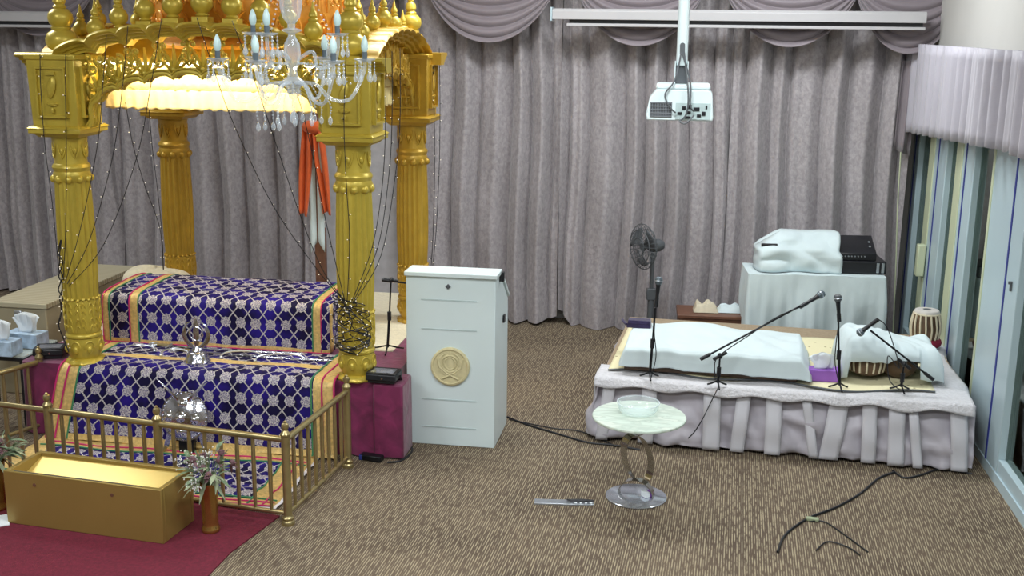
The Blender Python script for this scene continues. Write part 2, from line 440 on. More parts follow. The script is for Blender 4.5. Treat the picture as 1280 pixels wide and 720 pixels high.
for k, (a, b_) in enumerate(posts):
    wn += 1
    fr = MB().box(a, b_, -.07, .0, .07, 2.16).build('window_frame', M['pvc'], loc=(0,0,0), bevel=.006)
    root = thing('window_%d' % wn, None, None, loc=WIN.o, rz=WIN.yaw); root['kind'] = 'structure'
    fr.parent = root
    g = gask[k]
    MB().box(g-.014, g+.014, .0, .004, .07, 2.16).build('gasket', M['gasket'], root)
    if k < 3: MB().box(b_-.17, b_+.01, -.06, .008, .07, 2.16).build('glazing_bead', M['pvc_cream'], root, bevel=.004)
    else: MB().box(b_-.03, b_+.01, -.06, .006, .07, 2.16).build('glazing_bead', M['pvc_cream'], root, bevel=.004)
    nxt = posts[k+1][1] if k < 3 else -2.4
    MB().box(nxt, a, -.055, -.045, .07, 2.16).build('window_pane', M['pane'], root, smooth=False)
    MB().box(nxt, a, -.065, -.005, .07, .16).build('window_sill_rail', M['pvc'], root, bevel=.004)
    if k == 1: MB().box(g+.10, g+.18, .008, .07, .76, 1.02).build('handle', M['pvc_cream'], root, bevel=.008)
    if k == 3:
        h = MB(); h.box(-.06, -.045, .001, .012, 1.19, 1.24); h.lathe([(.010, 0), (.010, .02)], 12, Matrix.Translation((-.052, .001, 1.24)) @ Matrix.Rotation(-PI/2, 4, 'X'))
        h.build('lock', M['dgrey'], root)
# far frame by the corner
root = thing('window_5', None, None, loc=WIN.o, rz=WIN.yaw); root['kind'] = 'structure'
MB().box(posts[0][1], 3.3, -.055, -.045, .07, 2.16).build('window_pane', M['pane'], root, smooth=False)
MB().box(3.24, 3.3, -.06, .0, .07, 2.16).build('window_frame', M['dgrey'], root)
MB().box(-3.2, -2.4, -.06, .0, .07, 2.16).build('window_frame', M['pvc'], root)
MB().box(-4.3, -3.2, -.025, -.015, .07, 2.16).build('window_pane', M['pane'], root, smooth=False)

# ================================================================== CURTAINS
def pleats(x0, x1, seed, wmin=.13, wmax=.36):
    r = random.Random(seed); xs = [x0]
    while xs[-1] < x1:
        xs.append(xs[-1]+r.choice((r.uniform(wmin, .2), r.uniform(.2, wmax))))
    ds = [r.uniform(.09, .19) for _ in xs]; return xs, ds
def fold(x, xs, ds):
    for i in range(len(xs)-1):
        if xs[i] <= x <= xs[i+1]:
            t = (x-xs[i])/(xs[i+1]-xs[i]); w = xs[i+1]-xs[i]
            q = t-.18*sin(2*PI*t)*(.5 if ds[i] > .13 else -.4)
            return ds[i]*abs(sin(PI*q))**.42 + .010*sin(4*PI*t)
    return 0
def curtain(x0, x1, z0, z1, seed, label, bottom=None, pinch=None):
    xs, ds = pleats(x0-.3, x1+.3, seed)
    W = x1-x0; nu = int(W/.008)
    def fn(a, b):
        x = x0+a*W; z = z0+b*(z1-z0)
        if bottom: z = z+(bottom(x))*(1-b)
        sway = .018*sin(z*2.3+x*1.3)+.03*(1-b)*sin(x*3.1+seed)
        d = fold(x+sway, xs, ds)*(1-.15*b)+.01*sin(z*5+x*9)
        xx = x
        if pinch: xx = pinch(x, z)
        return (xx, -.02-d*1.15, z)
    o = MB().grid(fn, nu, 26).build('curtain', M['curtain'], loc=ROOM.o, rz=rz, sharp=180)
    tag(o, label, 'curtain', 'grey curtains along the back wall'); return o
def sx_of(px): return ROOM.l(at_pl(px, 300, ROOM.o, ROOM.n)).x
a0 = sx_of(404); a1 = sx_of(503); a2 = sx_of(700); a3 = sx_of(905); a4 = sx_of(1122)
curtain(-6.3, sx_of(160), .02, 3.3, 1, 'grey crushed velvet curtain at far left, behind the beige chest and left front gold column')
curtain(sx_of(160)+.002, a0, .02, 3.3, 2, 'grey crushed velvet curtain behind the blue draped bed, left of the white wall gap')
curtain(a1, a2, .02, 3.3, 3, 'grey crushed velvet curtain directly behind the white lectern', bottom=lambda x: .06*max(0, (x-a2+.25)/.25)**2)
curtain(a2+.01, a3, .01, 3.3, 5, 'grey crushed velvet curtain behind the grey pedestal fan, hem lifted at left corner', bottom=lambda x: .16*max(0, (a2+.14-x)/.14)-.004)
curtain(a3+.002, a4, .02, 3.3, 8, 'grey crushed velvet curtain behind the white covered table, next to the windows')
# swags
def swag(cx, w, ztop, zbot, label, seed):
    r = random.Random(seed)
    def fn(a, b):
        # a across, b down; parabola folds
        x = (a-.5)*w
        env = 1-(2*a-1)**2
        sag = env**.72
        drop = (ztop-zbot)
        z = ztop-drop*sag*(b**.9) - (1-b)*.02
        # rolled folds follow the curve
        d = .05+.045*abs(sin(b*PI*6.5))**.7*(.35+.65*env)+.07*b*env
        xx = x*(1-.05*b*(1-env))
        return (cx+xx, -.25-d, z)
    o = MB().grid(fn, 44, 64).build('curtain_swag', M['swag'], loc=ROOM.o, rz=rz, sharp=180, solid=.006)
    tag(o, label, 'curtain swag', 'swags above the curtains')
sw = [(-60, 'leftmost draped grey swag above the curtains, at the picture edge'), (66, 'draped grey swag above the curtains behind the left front finial'),
      (246, 'draped grey swag behind the orange gold dome, left side'), (430, 'draped grey swag above the curtains behind the chandelier and right front finial'),
      (616, 'fully visible draped grey swag between the gold canopy and the projection screen bar'),
      (800, 'draped grey swag behind the screen bar, left of the projector pole'), (985, 'draped grey swag behind the screen bar, right of the projector pole'),
      (1150, 'rightmost draped grey swag above the curtains, next to the window corner')]
for i, (px, lb) in enumerate(sw):
    p = ROOM.l(at_pl(px, 55, ROOM.w(0, -.2), ROOM.n))
    if i == 7: swag(p.x-.12, 1.0, 3.2, 2.52, lb, i)
    else: swag(p.x, 1.32 if i < 5 else 1.25, 3.2, 2.56 if i != 5 else 2.55, lb, i)
# window valance
def fn(a, b):
    t = 3.15-a*4.6; zb = 1.87+.05*min(3.15-t, 3.2)
    z = zb+b*(2.6-zb)
    return (t, .13+.03*sin(t*34)+.015*sin(t*61+1), z+.006*sin(t*60)*(1-b))
tag(MB().grid(fn, 300, 8).build('window_valance', M['valance'], loc=WIN.o, rz=WIN.yaw, sharp=180, solid=.004), 'pale lilac gathered valance across the top of the window frames', 'valance')
p = at_y(1129, 170, 9.55)
def fn(a, b): return ((a-.5)*.13+.01*b, .035*sin(a*PI*3), (b)*.75+(a*.05-.02)*(1-b)*-1)
tag(MB().grid(fn, 24, 8).build('curtain_tail', M['swag'], loc=(p.x, p.y, at_y(1129, 190, 9.55).z), rz=rz, sharp=180, solid=.004), 'short hanging swag tail in the corner beside the first window frame', 'curtain tail')
c0 = [at_y(1126, 190, 9.5), at_y(1122, 260, 9.5), at_y(1120, 330, 9.5), at_y(1116, 420, 9.5)]
tag(MB().tube(smoothline(c0), .006, 6).build('pull_cord', M['pvc_cream'], weld=False), 'cream pull cord hanging in the corner between curtain and windows', 'cord')
# white wall panel in the gap, brown upright
S(MB().box(a0-.1, a1+.1, .08, .139, 0.0, 2.9).build('wall_panel', basic('white_panel', (206, 204, 208), .6), loc=ROOM.o, rz=rz, smooth=False))

# ================================================================== SCREEN BARS AND PROJECTOR
def screen_bar(s0, s1, z, label):
    t = thing('projection_screen', label, 'projection screen', loc=ROOM.w(s0, -.56, z), rz=rz)
    L = s1-s0
    m = MB(); m.prism([(-.0, .0), (.1, 0), (.12, .03), (.1, .075), (.02, .09), (-.0, .07)], lambda a, d, b: (d, a, b), 0, L)
    m.build('housing', M['screen'], t, bevel=.004)
    MB().box(.12, L, .03, .055, -.055, -.03).build('bottom_bar', M['screen'], t, bevel=.004)
    MB().box(.14, L-.02, .04, .044, -.03, .01).build('screen_fabric', M['black'], t)
    MB().box(-.015, .0, -.01, .13, -.015, .1).build('end_cap', M['pvc'], t, bevel=.004)
pz = ROOM.l(at_pl(690, 24, ROOM.w(0, -.56), ROOM.n))
screen_bar(pz.x, pz.x+3.0, pz.z, 'pale grey projection screen bar over the curtains beside the projector pole')
pz2 = ROOM.l(at_pl(62, 27, ROOM.w(0, -.56), ROOM.n))
screen_bar(pz2.x-1.2, pz2.x, pz2.z, 'pale grey projection screen bar at top left behind the gold canopy')

pp = at_y(850, 130, 5.7)
t = thing('projector', 'white ceiling projector seen from behind with grille, sockets and cables', 'projector', loc=(pp.x, pp.y, at_y(850, 151, 5.7).z), rz=math.radians(-8))
k = 1422/5.75
W = 82/k; Hh = 44/k
m = MB(); m.prism([(-W/2+.004, 0), (W/2-.004, 0), (W/2, .02), (W/2-.01, Hh*.78), (W/2-.03, Hh*.86), (-W/2+.05, Hh*.86), (-W/2+.015, Hh*.62), (-W/2, .03)], lambda a, d, b: (a, d, b), 0, .26)
m.build('body', M['white'], t, bevel=.006)
MB().box(-W/2+.045, W/2-.02, .01, .24, Hh*.86, Hh).build('top_cover', M['white'], t, bevel=.008)
m = MB()
for i in range(5): m.box(-W/2+.022, -W/2+.125, -.006, 0, .018+i*.0165, .022+i*.0165)
for i in range(14): m.box(-W/2+.022+i*.0079, -W/2+.0235+i*.0079, -.006, 0, .018, .088)
m.build('grille', M['steel'], t)
MB().box(-W/2+.02, -W/2+.127, -.002, .003, .016, .09).build('vent', M['dgrey'], t)
MB().box(-W/2+.145, W/2-.015, -.003, .003, .008, .088).build('socket_panel', basic('panel_grey', (178, 196, 196), .4), t)
for (x, z, w_, h_) in ((.0, .055, .018, .018), (.022, .035, .024, .014), (.03, .06, .016, .02), (.062, .05, .03, .018), (.075, .02, .02, .014), (-.02, .03, .022, .014), (.098, .028, .018, .02), (.02, .012, .03, .012), (.11, .06, .008, .018)):
    MB().box(x-w_/2+.02, x+w_/2+.02, -.008, 0, z, z+h_).build('socket', M['black'], t, bevel=.002)
for q, pts in enumerate(([(-.005, .06, .33), (-.03, .0, .2), (-.075, -.02, .13), (-.05, -.03, .07), (-.02, -.02, .04)], [(.01, .06, .33), (.03, -.01, .2), (.04, -.03, .1), (.03, -.03, .03), (.0, -.03, .0)],
                         [(0, .06, .33), (.045, -.01, .19), (.05, -.03, .08), (.07, -.02, .05)], [(.0, -.03, .0), (.03, -.035, -.01), (.07, -.02, .03)])):
    MB().tube(smoothline(pts), .0045, 6).build('cable', M['dgrey'], t, weld=False)
cx = (852-850)/k
t2 = thing('projector_pole', 'white ceiling pole holding up the projector, black cable slot near its end', 'pole', loc=t.location+Vector((cx+.006, .1, Hh)), rz=math.radians(-8))
MB().lathe([(.028, .09), (.028, 1.9)], 24).build('pole', M['white'], t2)
MB().box(-.03, .03, -.012, .012, 0, .1).build('bracket', M['dgrey'], t2, bevel=.003)
MB().box(-.034, -.029, -.03, .03, 0, .11).build('side_plate', M['white'], t2); MB().box(.029, .034, -.03, .03, 0, .11).build('side_plate', M['white'], t2)
m = MB(); m.prism([(.013*cos(a*PI/8), .17+(.018 if sin(a*PI/8) > 0 else -.018)+.013*sin(a*PI/8)) for a in range(16)], lambda a, d, b: (a, d, b), -.03, -.02); m.build('cable_slot', M['dgrey'], t2)

# ================================================================== GOLD CANOPY (palki)
WU, DV, ZP = 1.865, 1.476, .5
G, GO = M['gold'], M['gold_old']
palki = thing('gold_canopy', 'tall carved gold canopy on four columns, cusped arches and bulb finials over the bed', 'canopy', loc=PAL.w(0, 0, ZP), rz=PAL.yaw)
def flute(t, z): return 1-.085*(abs(sin(10*t)))**1.5
def column(u, v, mat):
    o = thing('column', None, None); del_keys(o); o.parent = palki; o.location = (u, v, 0)
    z0 = 0
    # foot
    MB().lathe([(.13, 0), (.135, .012), (.125, .028), (.10, .038)], 40, mod=lambda t, z: 1+.05*cos(10*t)).build('foot', mat, o)
    m = MB(); m.lathe([(.095, .03), (.112, .06), (.122, .10), (.124, .14), (.118, .175)], 40)
    for i in range(8):
        t = 2*PI*i/8; pts = []
        for k in range(9):
            a = PI*k/8; s_ = .034*cos(a); zz = .115+.045*sin(a); tt = t+s_/.123
            pts.append((.1235*cos(tt), .1235*sin(tt), zz))
        m.tube(pts, .006, 6)
        m.ell((.12*cos(t), .12*sin(t), .105), .02, .02, .028)
    m.build('base_bowl', mat, o, weld=False)
    MB().lathe([(.115, .175), (.124, .182), (.126, .192), (.122, .202), (.112, .208), (.116, .215)], 40).build('ring', mat, o)
    # acanthus band
    m = MB(); m.lathe([(.116, .215), (.121, .24), (.121, .42), (.118, .435)], 40)
    for i in range(8):
        t = 2*PI*(i+.5)/8
        for sgn in (-1, 1):
            for lv in range(4):
                pts = []
                for k in range(7):
                    q = k/6; tt = t+sgn*(.03+.27*q)*1.0; zz = .25+.045*lv+.03*sin(q*PI)-.025*q*(lv < 2)
                    pts.append((.122*cos(tt), .122*sin(tt), zz))
                m.tube(pts, [.003+.004*sin(PI*(k+.5)/7) for k in range(7)], 5)
        m.ell((.121*cos(t), .121*sin(t), .34), .01, .01, .07)
    for i in range(20):
        t = 2*PI*i/20; m.ell((.119*cos(t), .119*sin(t), .438+.004*(i % 2)), .014, .014, .012, 8, 4)
    m.build('acanthus_band', mat, o, weld=False)
    # fluted shaft
    prof = [(.118, .44), (.121, .50), (.127, .62), (.129, .72), (.129, .84), (.127, .96), (.123, 1.08), (.119, 1.18), (.119, 1.205)]
    MB().lathe(prof, 100, mod=flute).build('shaft', mat, o, sharp=60)
    m = MB(); m.lathe([(.112, 1.2), (.124, 1.215), (.126, 1.25), (.118, 1.27), (.122, 1.28), (.128, 1.295), (.122, 1.31), (.11, 1.32)], 40)
    for i in range(10):
        t = 2*PI*i/10; m.ell((.12*cos(t), .12*sin(t), 1.222), .026, .026, .026, 10, 6)
    m.build('drop_ring', mat, o, weld=False)
    m = MB(); m.lathe([(.11, 1.32), (.106, 1.36), (.108, 1.42), (.118, 1.47), (.12, 1.485), (.112, 1.5)], 40)
    for i in range(8):
        t = 2*PI*i/8; pts = []
        for k in range(11):
            a = PI+PI*k/10; tt = t+.03*cos(a)/.11; zz = 1.41+.055*sin(a)+.04*(abs(cos(a)))
            pts.append((.1125*cos(tt), .1125*sin(tt), zz))
        m.tube(pts, .006, 5); m.ell((.107*cos(t), .107*sin(t), 1.4), .014, .014, .024, 8, 5)
    m.build('neck', mat, o, weld=False)
    for ch_ in o.children: ch_.scale = (.92, .92, 1)
    # capital block
    c = MB().box(-.15, .15, -.15, .15, 1.56, 1.97, tx=1.07, ty=1.07).build('capital_block', mat, o, bevel=.006)
    m = MB(); m.box(-.13, .13, -.13, .13, 1.49, 1.515, tx=1.2, ty=1.2); m.box(-.175, .175, -.175, .175, 1.515, 1.545); m.box(-.185, .185, -.185, .185, 1.545, 1.562, tx=.88, ty=.88)
    m.build('capital_moulding', mat, c, bevel=.005)
    for ang in (0, PI/2, PI, -PI/2):
        R = Matrix.Rotation(ang, 4, 'Z')
        m = MB()
        yy = -.164
        for (x0, x1, zz0, zz1) in ((-.1, .1, 1.615, 1.628), (-.1, .1, 1.912, 1.925), (-.1, -.088, 1.628, 1.912), (.088, .1, 1.628, 1.912)):
            m.box(x0, x1, yy-.012, yy+.012, zz0, zz1, M=R)
        # upright motif: twisted spear and cross leaf
        m.ell(R @ Vector((0, yy-.002, 1.80)), .028, .014, .07, 8, 6, M=R @ Matrix.Rotation(.25, 4, 'Y'))
        m.ell(R @ Vector((0, yy-.002, 1.70)), .04, .012, .012, 8, 4, M=R); m.ell(R @ Vector((0, yy-.002, 1.66)), .012, .012, .02, 8, 4, M=R)
        m.box(-.03, .03, yy-.008, yy+.006, 1.875, 1.895, M=R)
        m.build('panel_relief', mat, c, weld=False, bevel=.003)
    return o
def del_keys(o):
    for k in ('label', 'category', 'group'):
        if k in o.keys(): del o[k]
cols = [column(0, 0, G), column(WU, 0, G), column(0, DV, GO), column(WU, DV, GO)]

def lobes(valleys, bulge, k=8):
    out = []
    for (x0, z0), (x1, z1) in zip(valleys, valleys[1:]):
        n = k; dx, dz = x1-x0, z1-z0; L = math.hypot(dx, dz)
        nx, nz = -dz/L, dx/L
        for j in range(n):
            t = j/n; h = bulge*min(1, L/.17)*math.sqrt(max(0, 1-(2*t-1)**2))
            out.append((x0+dx*t+nx*h, z0+dz*t+nz*h))
    out.append(valleys[-1]); return out
def mirror(v): return [(-x, z) for x, z in reversed(v)]+v[(1 if abs(v[0][0]) < 1e-6 else 0):]
ZB = ZP
UPV = [(.11, 2.672), (.30, 2.66), (.49, 2.64), (.70, 2.588), (.92, 2.507)]
LOV = [(0, 2.372), (.19, 2.368), (.38, 2.342), (.56, 2.295), (.69, 2.235)]
LEND = [(.735, 2.20), (.752, 2.14), (.747, 2.085), (.775, 2.04)]
def scroll(m, T, cx, cz, r, sgn, rot, turns=1.15, y=0, th=.012):
    pts = []; rs = []
    for k in range(15):
        q = k/14; a = rot+sgn*q*turns*2*PI; rr = r*(1-.72*q)
        pts.append(T(cx+rr*cos(a), y, cz+rr*sin(a))); rs.append(th*(1-.45*q))
    m.tube(pts, rs, 5); m.ell(T(cx, y, cz), th*1.3, th*1.3, th*1.3, 6, 4)
def leaf(m, T, x, z, a, L, w, y=0):
    # pointed leaf, raised spine
    n = 5; L0 = []; R0 = []; C0 = []
    for k in range(n+1):
        q = k/n; ww = w*math.sin(PI*min(.98, q*.85+.12))*(1-.2*q) if k < n else 0
        bx, bz = x+cos(a)*L*q, z+sin(a)*L*q
        bend = .18*L*q*q; bx += -sin(a)*0; 
        L0.append(T(bx-sin(a)*ww, y+.006, bz+cos(a)*ww)); R0.append(T(bx+sin(a)*ww, y+.006, bz-cos(a)*ww)); C0.append(T(bx, y-.014, bz))
    B0 = [T(x+cos(a)*L*k/n, y+.014, z+sin(a)*L*k/n) for k in range(n+1)]
    vs = L0+C0+R0+B0; N_ = n+1; fs = []
    for k in range(n):
        for s0, s1 in ((0, 1), (1, 2), (2, 3), (3, 0)):
            fs.append((s0*N_+k, s1*N_+k, s1*N_+k+1, s0*N_+k+1))
    m.add(vs, fs)
def beam(width, T, mat, front=True):
    """one side of the canopy: T(x from centre, y outward negative, z world) -> canopy local"""
    k = width/WU; c = thing('arch', None, None); del_keys(c); c.parent = palki
    s = lambda L: [(x*k, z) for x, z in L]
    up = lobes(mirror(s(UPV)), .034); lo = lobes(mirror(s(LOV)), -.0) 
    lo = lobes(mirror(s(LOV)), .034)
    if width < WU: up = lobes(mirror(s(UPV)), .016)
    lend = s(LEND)
    lo_full = [(-x, z) for x, z in reversed(lend)]+lo+lend
    # cusped lower moulding
    m = MB()
    for (y, r) in ((-.045, .016), (.0, .012), (.04, .016)):
        m.tube([T(x, y, z) for x, z in lo_full], r, 8)
    m.tube([T(x, -.058, z+.022) for x, z in lo_full], .007, 6)
    n = len(lo_full)
    vs = []; fs = []
    for i, (x, z) in enumerate(lo_full): vs += [T(x, -.045, z), T(x, .04, z), T(x, .04, z+.028), T(x, -.045, z+.028)]
    for i in range(n-1):
        for q in range(4): fs.append((i*4+q, i*4+(q+1) % 4, (i+1)*4+(q+1) % 4, (i+1)*4+q))
    m.add(vs, fs); m.build('cusped_edge', mat, c, weld=False)
    # upper cornice: swept profile, widest at top; thickness grows outward
    hx = 1.165*k if front else 1.0*k
    path = [(-hx, 2.507)]+up+[(hx, 2.507)]
    prof = [(.05, -.085), (-.05, -.085), (-.055, -.07), (-.075, -.066), (-.082, -.05), (-.108, -.046), (-.115, -.032), (-.150, -.026), (-.162, -.014), (-.150, .0), (.05, .0)]
    vs = []; fs = []; P_ = len(prof)
    for i, (x, z) in enumerate(path):
        x0, z0 = path[max(i-1, 0)]; x1, z1 = path[min(i+1, len(path)-1)]
        L = math.hypot(x1-x0, z1-z0) or 1; nx, nz = -(z1-z0)/L, (x1-x0)/L
        nx *= .5
        for (y, h) in prof: vs.append(T(x+nx*h, y, z+nz*h))
    for i in range(len(path)-1):
        for q in range(P_): fs.append((i*P_+q, i*P_+(q+1) % P_, (i+1)*P_+(q+1) % P_, (i+1)*P_+q))
    fs.append(tuple(range(P_))); fs.append(tuple((len(path)-1)*P_+q for q in reversed(range(P_))))
    m = MB(); m.add(vs, fs); m.build('cornice', mat, c, weld=False, sharp=50)
    # pierced carving
    m = MB(); rr = random.Random(3)
    def lo_z(x):
        for (x0, z0), (x1, z1) in zip(lo_full, lo_full[1:]):
            if x0 <= x <= x1 and abs(z1-z0) < .08: return z0+(z1-z0)*(x-x0)/max(1e-6, x1-x0)
        return 2.2
    val = mirror(s(LOV))
    for i, (x, z) in enumerate(val):
        if abs(x) > .72*k: continue
        h = .215-.28*abs(x/k)**2*.3
        for a, L, w in ((PI/2, .17, .017), (PI/2-.45, .155, .015), (PI/2+.45, .155, .015), (PI/2-.95, .12, .013), (PI/2+.95, .12, .013), (PI/2-1.35, .07, .011), (PI/2+1.35, .07, .011)):
            leaf(m, T, x, z+.035, a, L, w, -.02)
        m.ell(T(x, -.03, z+.05), .02, .02, .02, 8, 5)
    for (x0, z0), (x1, z1) in zip(val, val[1:]):
        xc, zc = (x0+x1)/2, (z0+z1)/2+.04
        if abs(xc) > .7*k: continue
        for sg in (-1, 1):
            scroll(m, T, xc+sg*.036, zc+.085, .034, sg, PI/2, y=-.02, th=.009)
            scroll(m, T, xc+sg*.03, zc+.16, .028, -sg, -PI/2, y=-.015, th=.008)
            leaf(m, T, xc, zc+.03, PI/2+sg*.7, .06, .011, -.02)
        leaf(m, T, xc, zc+.05, PI/2, .14, .012, -.02)
        for q in range(5): m.ell(T(xc+rr.uniform(-.06, .06), -.025, zc+rr.uniform(.04, .19)), .009, .009, .009, 6, 4)
    # spandrels beside the capitals
    for sg in (-1, 1):
        for (x, z, r, rot, sn) in ((.66, 2.34, .05, 0, 1), (.73, 2.41, .04, 2, -1), (.60, 2.42, .045, 1, 1), (.68, 2.47, .034, 3, -1), (.745, 2.30, .032, 1, 1), (.755, 2.235, .03, 4, -1), (.765, 2.17, .026, 2, 1), (.765, 2.11, .022, 0, -1), (.55, 2.47, .035, 2, 1), (.76, 2.47, .03, 2, 1), (.50, 2.41, .034, 1, -1)):
            scroll(m, T, sg*x*k, z, r, sn*sg, rot, y=-.02, th=.010)
        for (x, z, a, L) in ((.72, 2.25, 1.9, .12), (.74, 2.18, 1.4, .1), (.64, 2.30, 1.2, .15), (.70, 2.33, 2.0, .13), (.76, 2.36, 1.7, .12), (.76, 2.08, 1.6, .09), (.58, 2.36, 1.9, .11), (.66, 2.39, .8, .1), (.77, 2.26, 1.5, .08)):
            leaf(m, T, sg*x*k, z, a if sg > 0 else PI-a, L, .014, -.02)
    m.build('pierced_carving', mat, c, weld=False, sharp=60)
    # top rail behind the cornice carries blocks and finials
    return c
zoff = Vector((0, 0, -ZP))
Tf = lambda x, y, z: Vector((WU/2+x, y, z-ZP))
Tb = lambda x, y, z: Vector((WU/2-x, DV-y, z-ZP))
Tr = lambda x, y, z: Vector((WU-y, DV/2+x, z-ZP))
Tl = lambda x, y, z: Vector((y, DV/2-x, z-ZP))
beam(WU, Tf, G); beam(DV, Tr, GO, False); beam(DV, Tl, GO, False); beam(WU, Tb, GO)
# roof slab
MB().box(.14, WU-.14, .22, DV-.14, 2.456-ZP, 2.605-ZP).build('roof_slab', GO, palki, bevel=.01)
for (u, v) in ((0, 0), (WU, 0), (0, DV), (WU, DV)): MB().box(u-.17, u+.17, v-.17, v+.17, 2.465-ZP, 2.50-ZP).build('corner_slab', GO if v else G, palki, bevel=.008)


def finial_mesh(kind):
    m = MB()
    if kind == 'corner':
        prof = [(.075, 0), (.085, .012), (.055, .03), (.05, .04), (.085, .06), (.098, .09), (.098, .12), (.085, .15), (.055, .17), (.06, .178), (.06, .188), (.05, .192), (.068, .21), (.077, .24), (.072, .27), (.05, .295), (.035, .30), (.042, .31), (.03, .325), (.04, .34), (.036, .37), (.02, .39), (.024, .4), (.012, .42), (.004, .50), (0, .51)]
    else:
        prof = [(.03, 0), (.04, .01), (.03, .02), (.045, .03), (.062, .055), (.064, .08), (.052, .105), (.03, .125), (.034, .132), (.034, .14), (.022, .148), (.03, .16), (.026, .18), (.016, .19), (.012, .21), (.004, .245), (0, .25)]
    m.lathe(prof, 32, mod=lambda t, z: 1-.02*abs(sin(8*t))); return m
big = finial_mesh('corner').build('finial', G, palki, loc=(0, 0, 2.475-ZP)); first = True
small = finial_mesh('small').build('finial', G, palki)
blockm = MB().box(-.05, .05, -.045, .045, 0, .05); block = blockm.build('finial_block', G, None, bevel=.004)
cbase = MB().box(-.11, .11, -.11, .11, -.0, .03).build('corner_plinth', G, palki, loc=(0, 0, 2.475-ZP), bevel=.006)
for (u, v) in ((WU, 0), (0, DV), (WU, DV)):
    b = big.copy(); COL.objects.link(b); b.location = (u, v, 2.475-ZP)
    c = cbase.copy(); COL.objects.link(c); c.location = (u, v, 2.475-ZP)
fi = []
for x, zb, s in ((-.70, 2.53, .9), (-.545, 2.60, .9), (-.37, 2.645, .95), (-.19, 2.665, 1.0), (0, 2.675, 1.05)):
    for sg in ((-1, 1) if x else (1,)):
        fi.append((WU/2+x*sg, .0, zb+.01, s)); fi.append((WU/2+x*sg, DV, zb+.01, s))
for x, zb, s in ((-.5, 2.56, .8), (-.27, 2.62, .8), (0, 2.65, .85)):
    for sg in ((-1, 1) if x else (1,)):
        fi.append((0, DV/2+x*sg, zb-.02, s)); fi.append((WU, DV/2+x*sg, zb-.02, s))
used = False
for (u, v, z, s) in fi:
    bl = block if not used else block.copy()
    if used: COL.objects.link(bl)
    bl.parent = palki; bl.location = (u, v, z-ZP); bl.scale = (s, s, 1)
    f = small if not used else small.copy()
    if used: COL.objects.link(f)
    f.location = (u, v, z+.048-ZP); f.scale = (s, s, s*1.1); used = True
# central lotus dome
m = MB(); n = 96
prof = [(.50, 0), (.56, .02), (.60, .06), (.62, .12), (.63, .2), (.62, .28), (.58, .38), (.5, .48), (.38, .57), (.24, .64), (.12, .68), (.06, .70), (.05, .78), (.09, .83), (.05, .88), (.02, .92), (.0, 1.0)]
m.lathe(prof, n, mod=lambda t, z: 1-.03*abs(sin(8*t)))
for ring_, (zc, rr, hh, cnt) in enumerate(((.03, .60, .15, 16), (.17, .64, .17, 16), (.34, .62, .16, 16))):
    for i in range(cnt):
        t = 2*PI*(i+.5*ring_)/cnt
        R = Matrix.Rotation(t, 4, 'Z')
        pts = []
        for k in range(11):
            a = PI*k/10; pts.append(R @ Vector((rr+.012, .085*cos(a), zc+hh*math.sin(a)**.7)))
        m.tube(pts, .010, 5)
        for sg in (-1, 1):
            pts = []; 
            for k in range(10):
                q = k/9; a = q*2.1*PI; r_ = .034*(1-.7*q); pts.append(R @ Vector((rr+.016, sg*(.035+r_*cos(a)*-1), zc+.06+r_*sin(a))))
            m.tube(pts, .007, 4)
        m.ell(R @ Vector((rr+.01, 0, zc+.09)), .012, .014, .045, 6, 5)
dm = m.build('dome', M['dome_gold'], palki, loc=(WU/2, DV/2, 2.60-ZP), weld=False)
m = MB(); m.lathe([(.66, 0), (.68, .02), (.66, .045), (.62, .06), (.60, .09)], 64, mod=lambda t, z: 1+.015*cos(24*t)); m.build('dome_plinth', M['dome_gold'], dm, loc=(0, 0, -.06))

# cloth canopy with gathered frill, hung under the roof
x0, x1, y0, y1 = .08, WU-.08, .26, DV-.12
per = []
def rrect(x0, x1, y0, y1, r, step=.02):
    pts = []
    for (cx, cy, a0_) in ((x1-r, y0+r, -PI/2), (x1-r, y1-r, 0), (x0+r, y1-r, PI/2), (x0+r, y0+r, PI)):
        for k in range(7): pts.append((cx+r*cos(a0_+PI/2*k/6), cy+r*sin(a0_+PI/2*k/6)))
    pts.append(pts[0]); out = []
    for (ax, ay), (bx, by) in zip(pts, pts[1:]):
        L = math.hypot(bx-ax, by-ay); n_ = max(1, int(L/step))
        for j in range(n_): out.append((ax+(bx-ax)*j/n_, ay+(by-ay)*j/n_, (by-ay)/max(L, 1e-6), -(bx-ax)/max(L, 1e-6)))
    return out
rp = rrect(x0, x1, y0, y1, .12, .0125)
def cloth_loop(z0, z1, amp, nz=8, seed=0):
    m = MB(); n = len(rp); vs = []; fs = []
    for j in range(nz+1):
        b = j/nz
        for i, (x, y, nx, ny) in enumerate(rp):
            d = amp*(1-b*.9)*(sin(i*1.05+seed)+.5*sin(i*.37))
            vs.append((x+nx*d, y+ny*d, z0+(z1-z0)*b+(.006*sin(i*.9) if j == 0 else 0)))
    for j in range(nz):
        for i in range(n): fs.append((j*n+i, j*n+(i+1) % n, (j+1)*n+(i+1) % n, (j+1)*n+i))
    m.add(vs, fs); return m
chan = thing('cloth_canopy', 'ivory and gold satin canopy with gathered frill hanging inside the gold arches', 'cloth canopy', loc=PAL.w(0, 0, 2.15), rz=PAL.yaw)
cloth_loop(0, .13, .009).build('frill', M['canopy'], chan, sharp=180, solid=.003)
cloth_loop(.125, .30, .003, 3, 2).build('band', M['canopy'], chan, sharp=180, solid=.003)
MB().box(x0, x1, y0, y1, .29, .30).build('top_cloth', M['canopy'], chan, smooth=False)
m = MB(); m.tube([(x, y, .128) for x, y, *_ in rp], .005, 5, closed=True); m.build('braid', M['goldborder'], chan, weld=False)
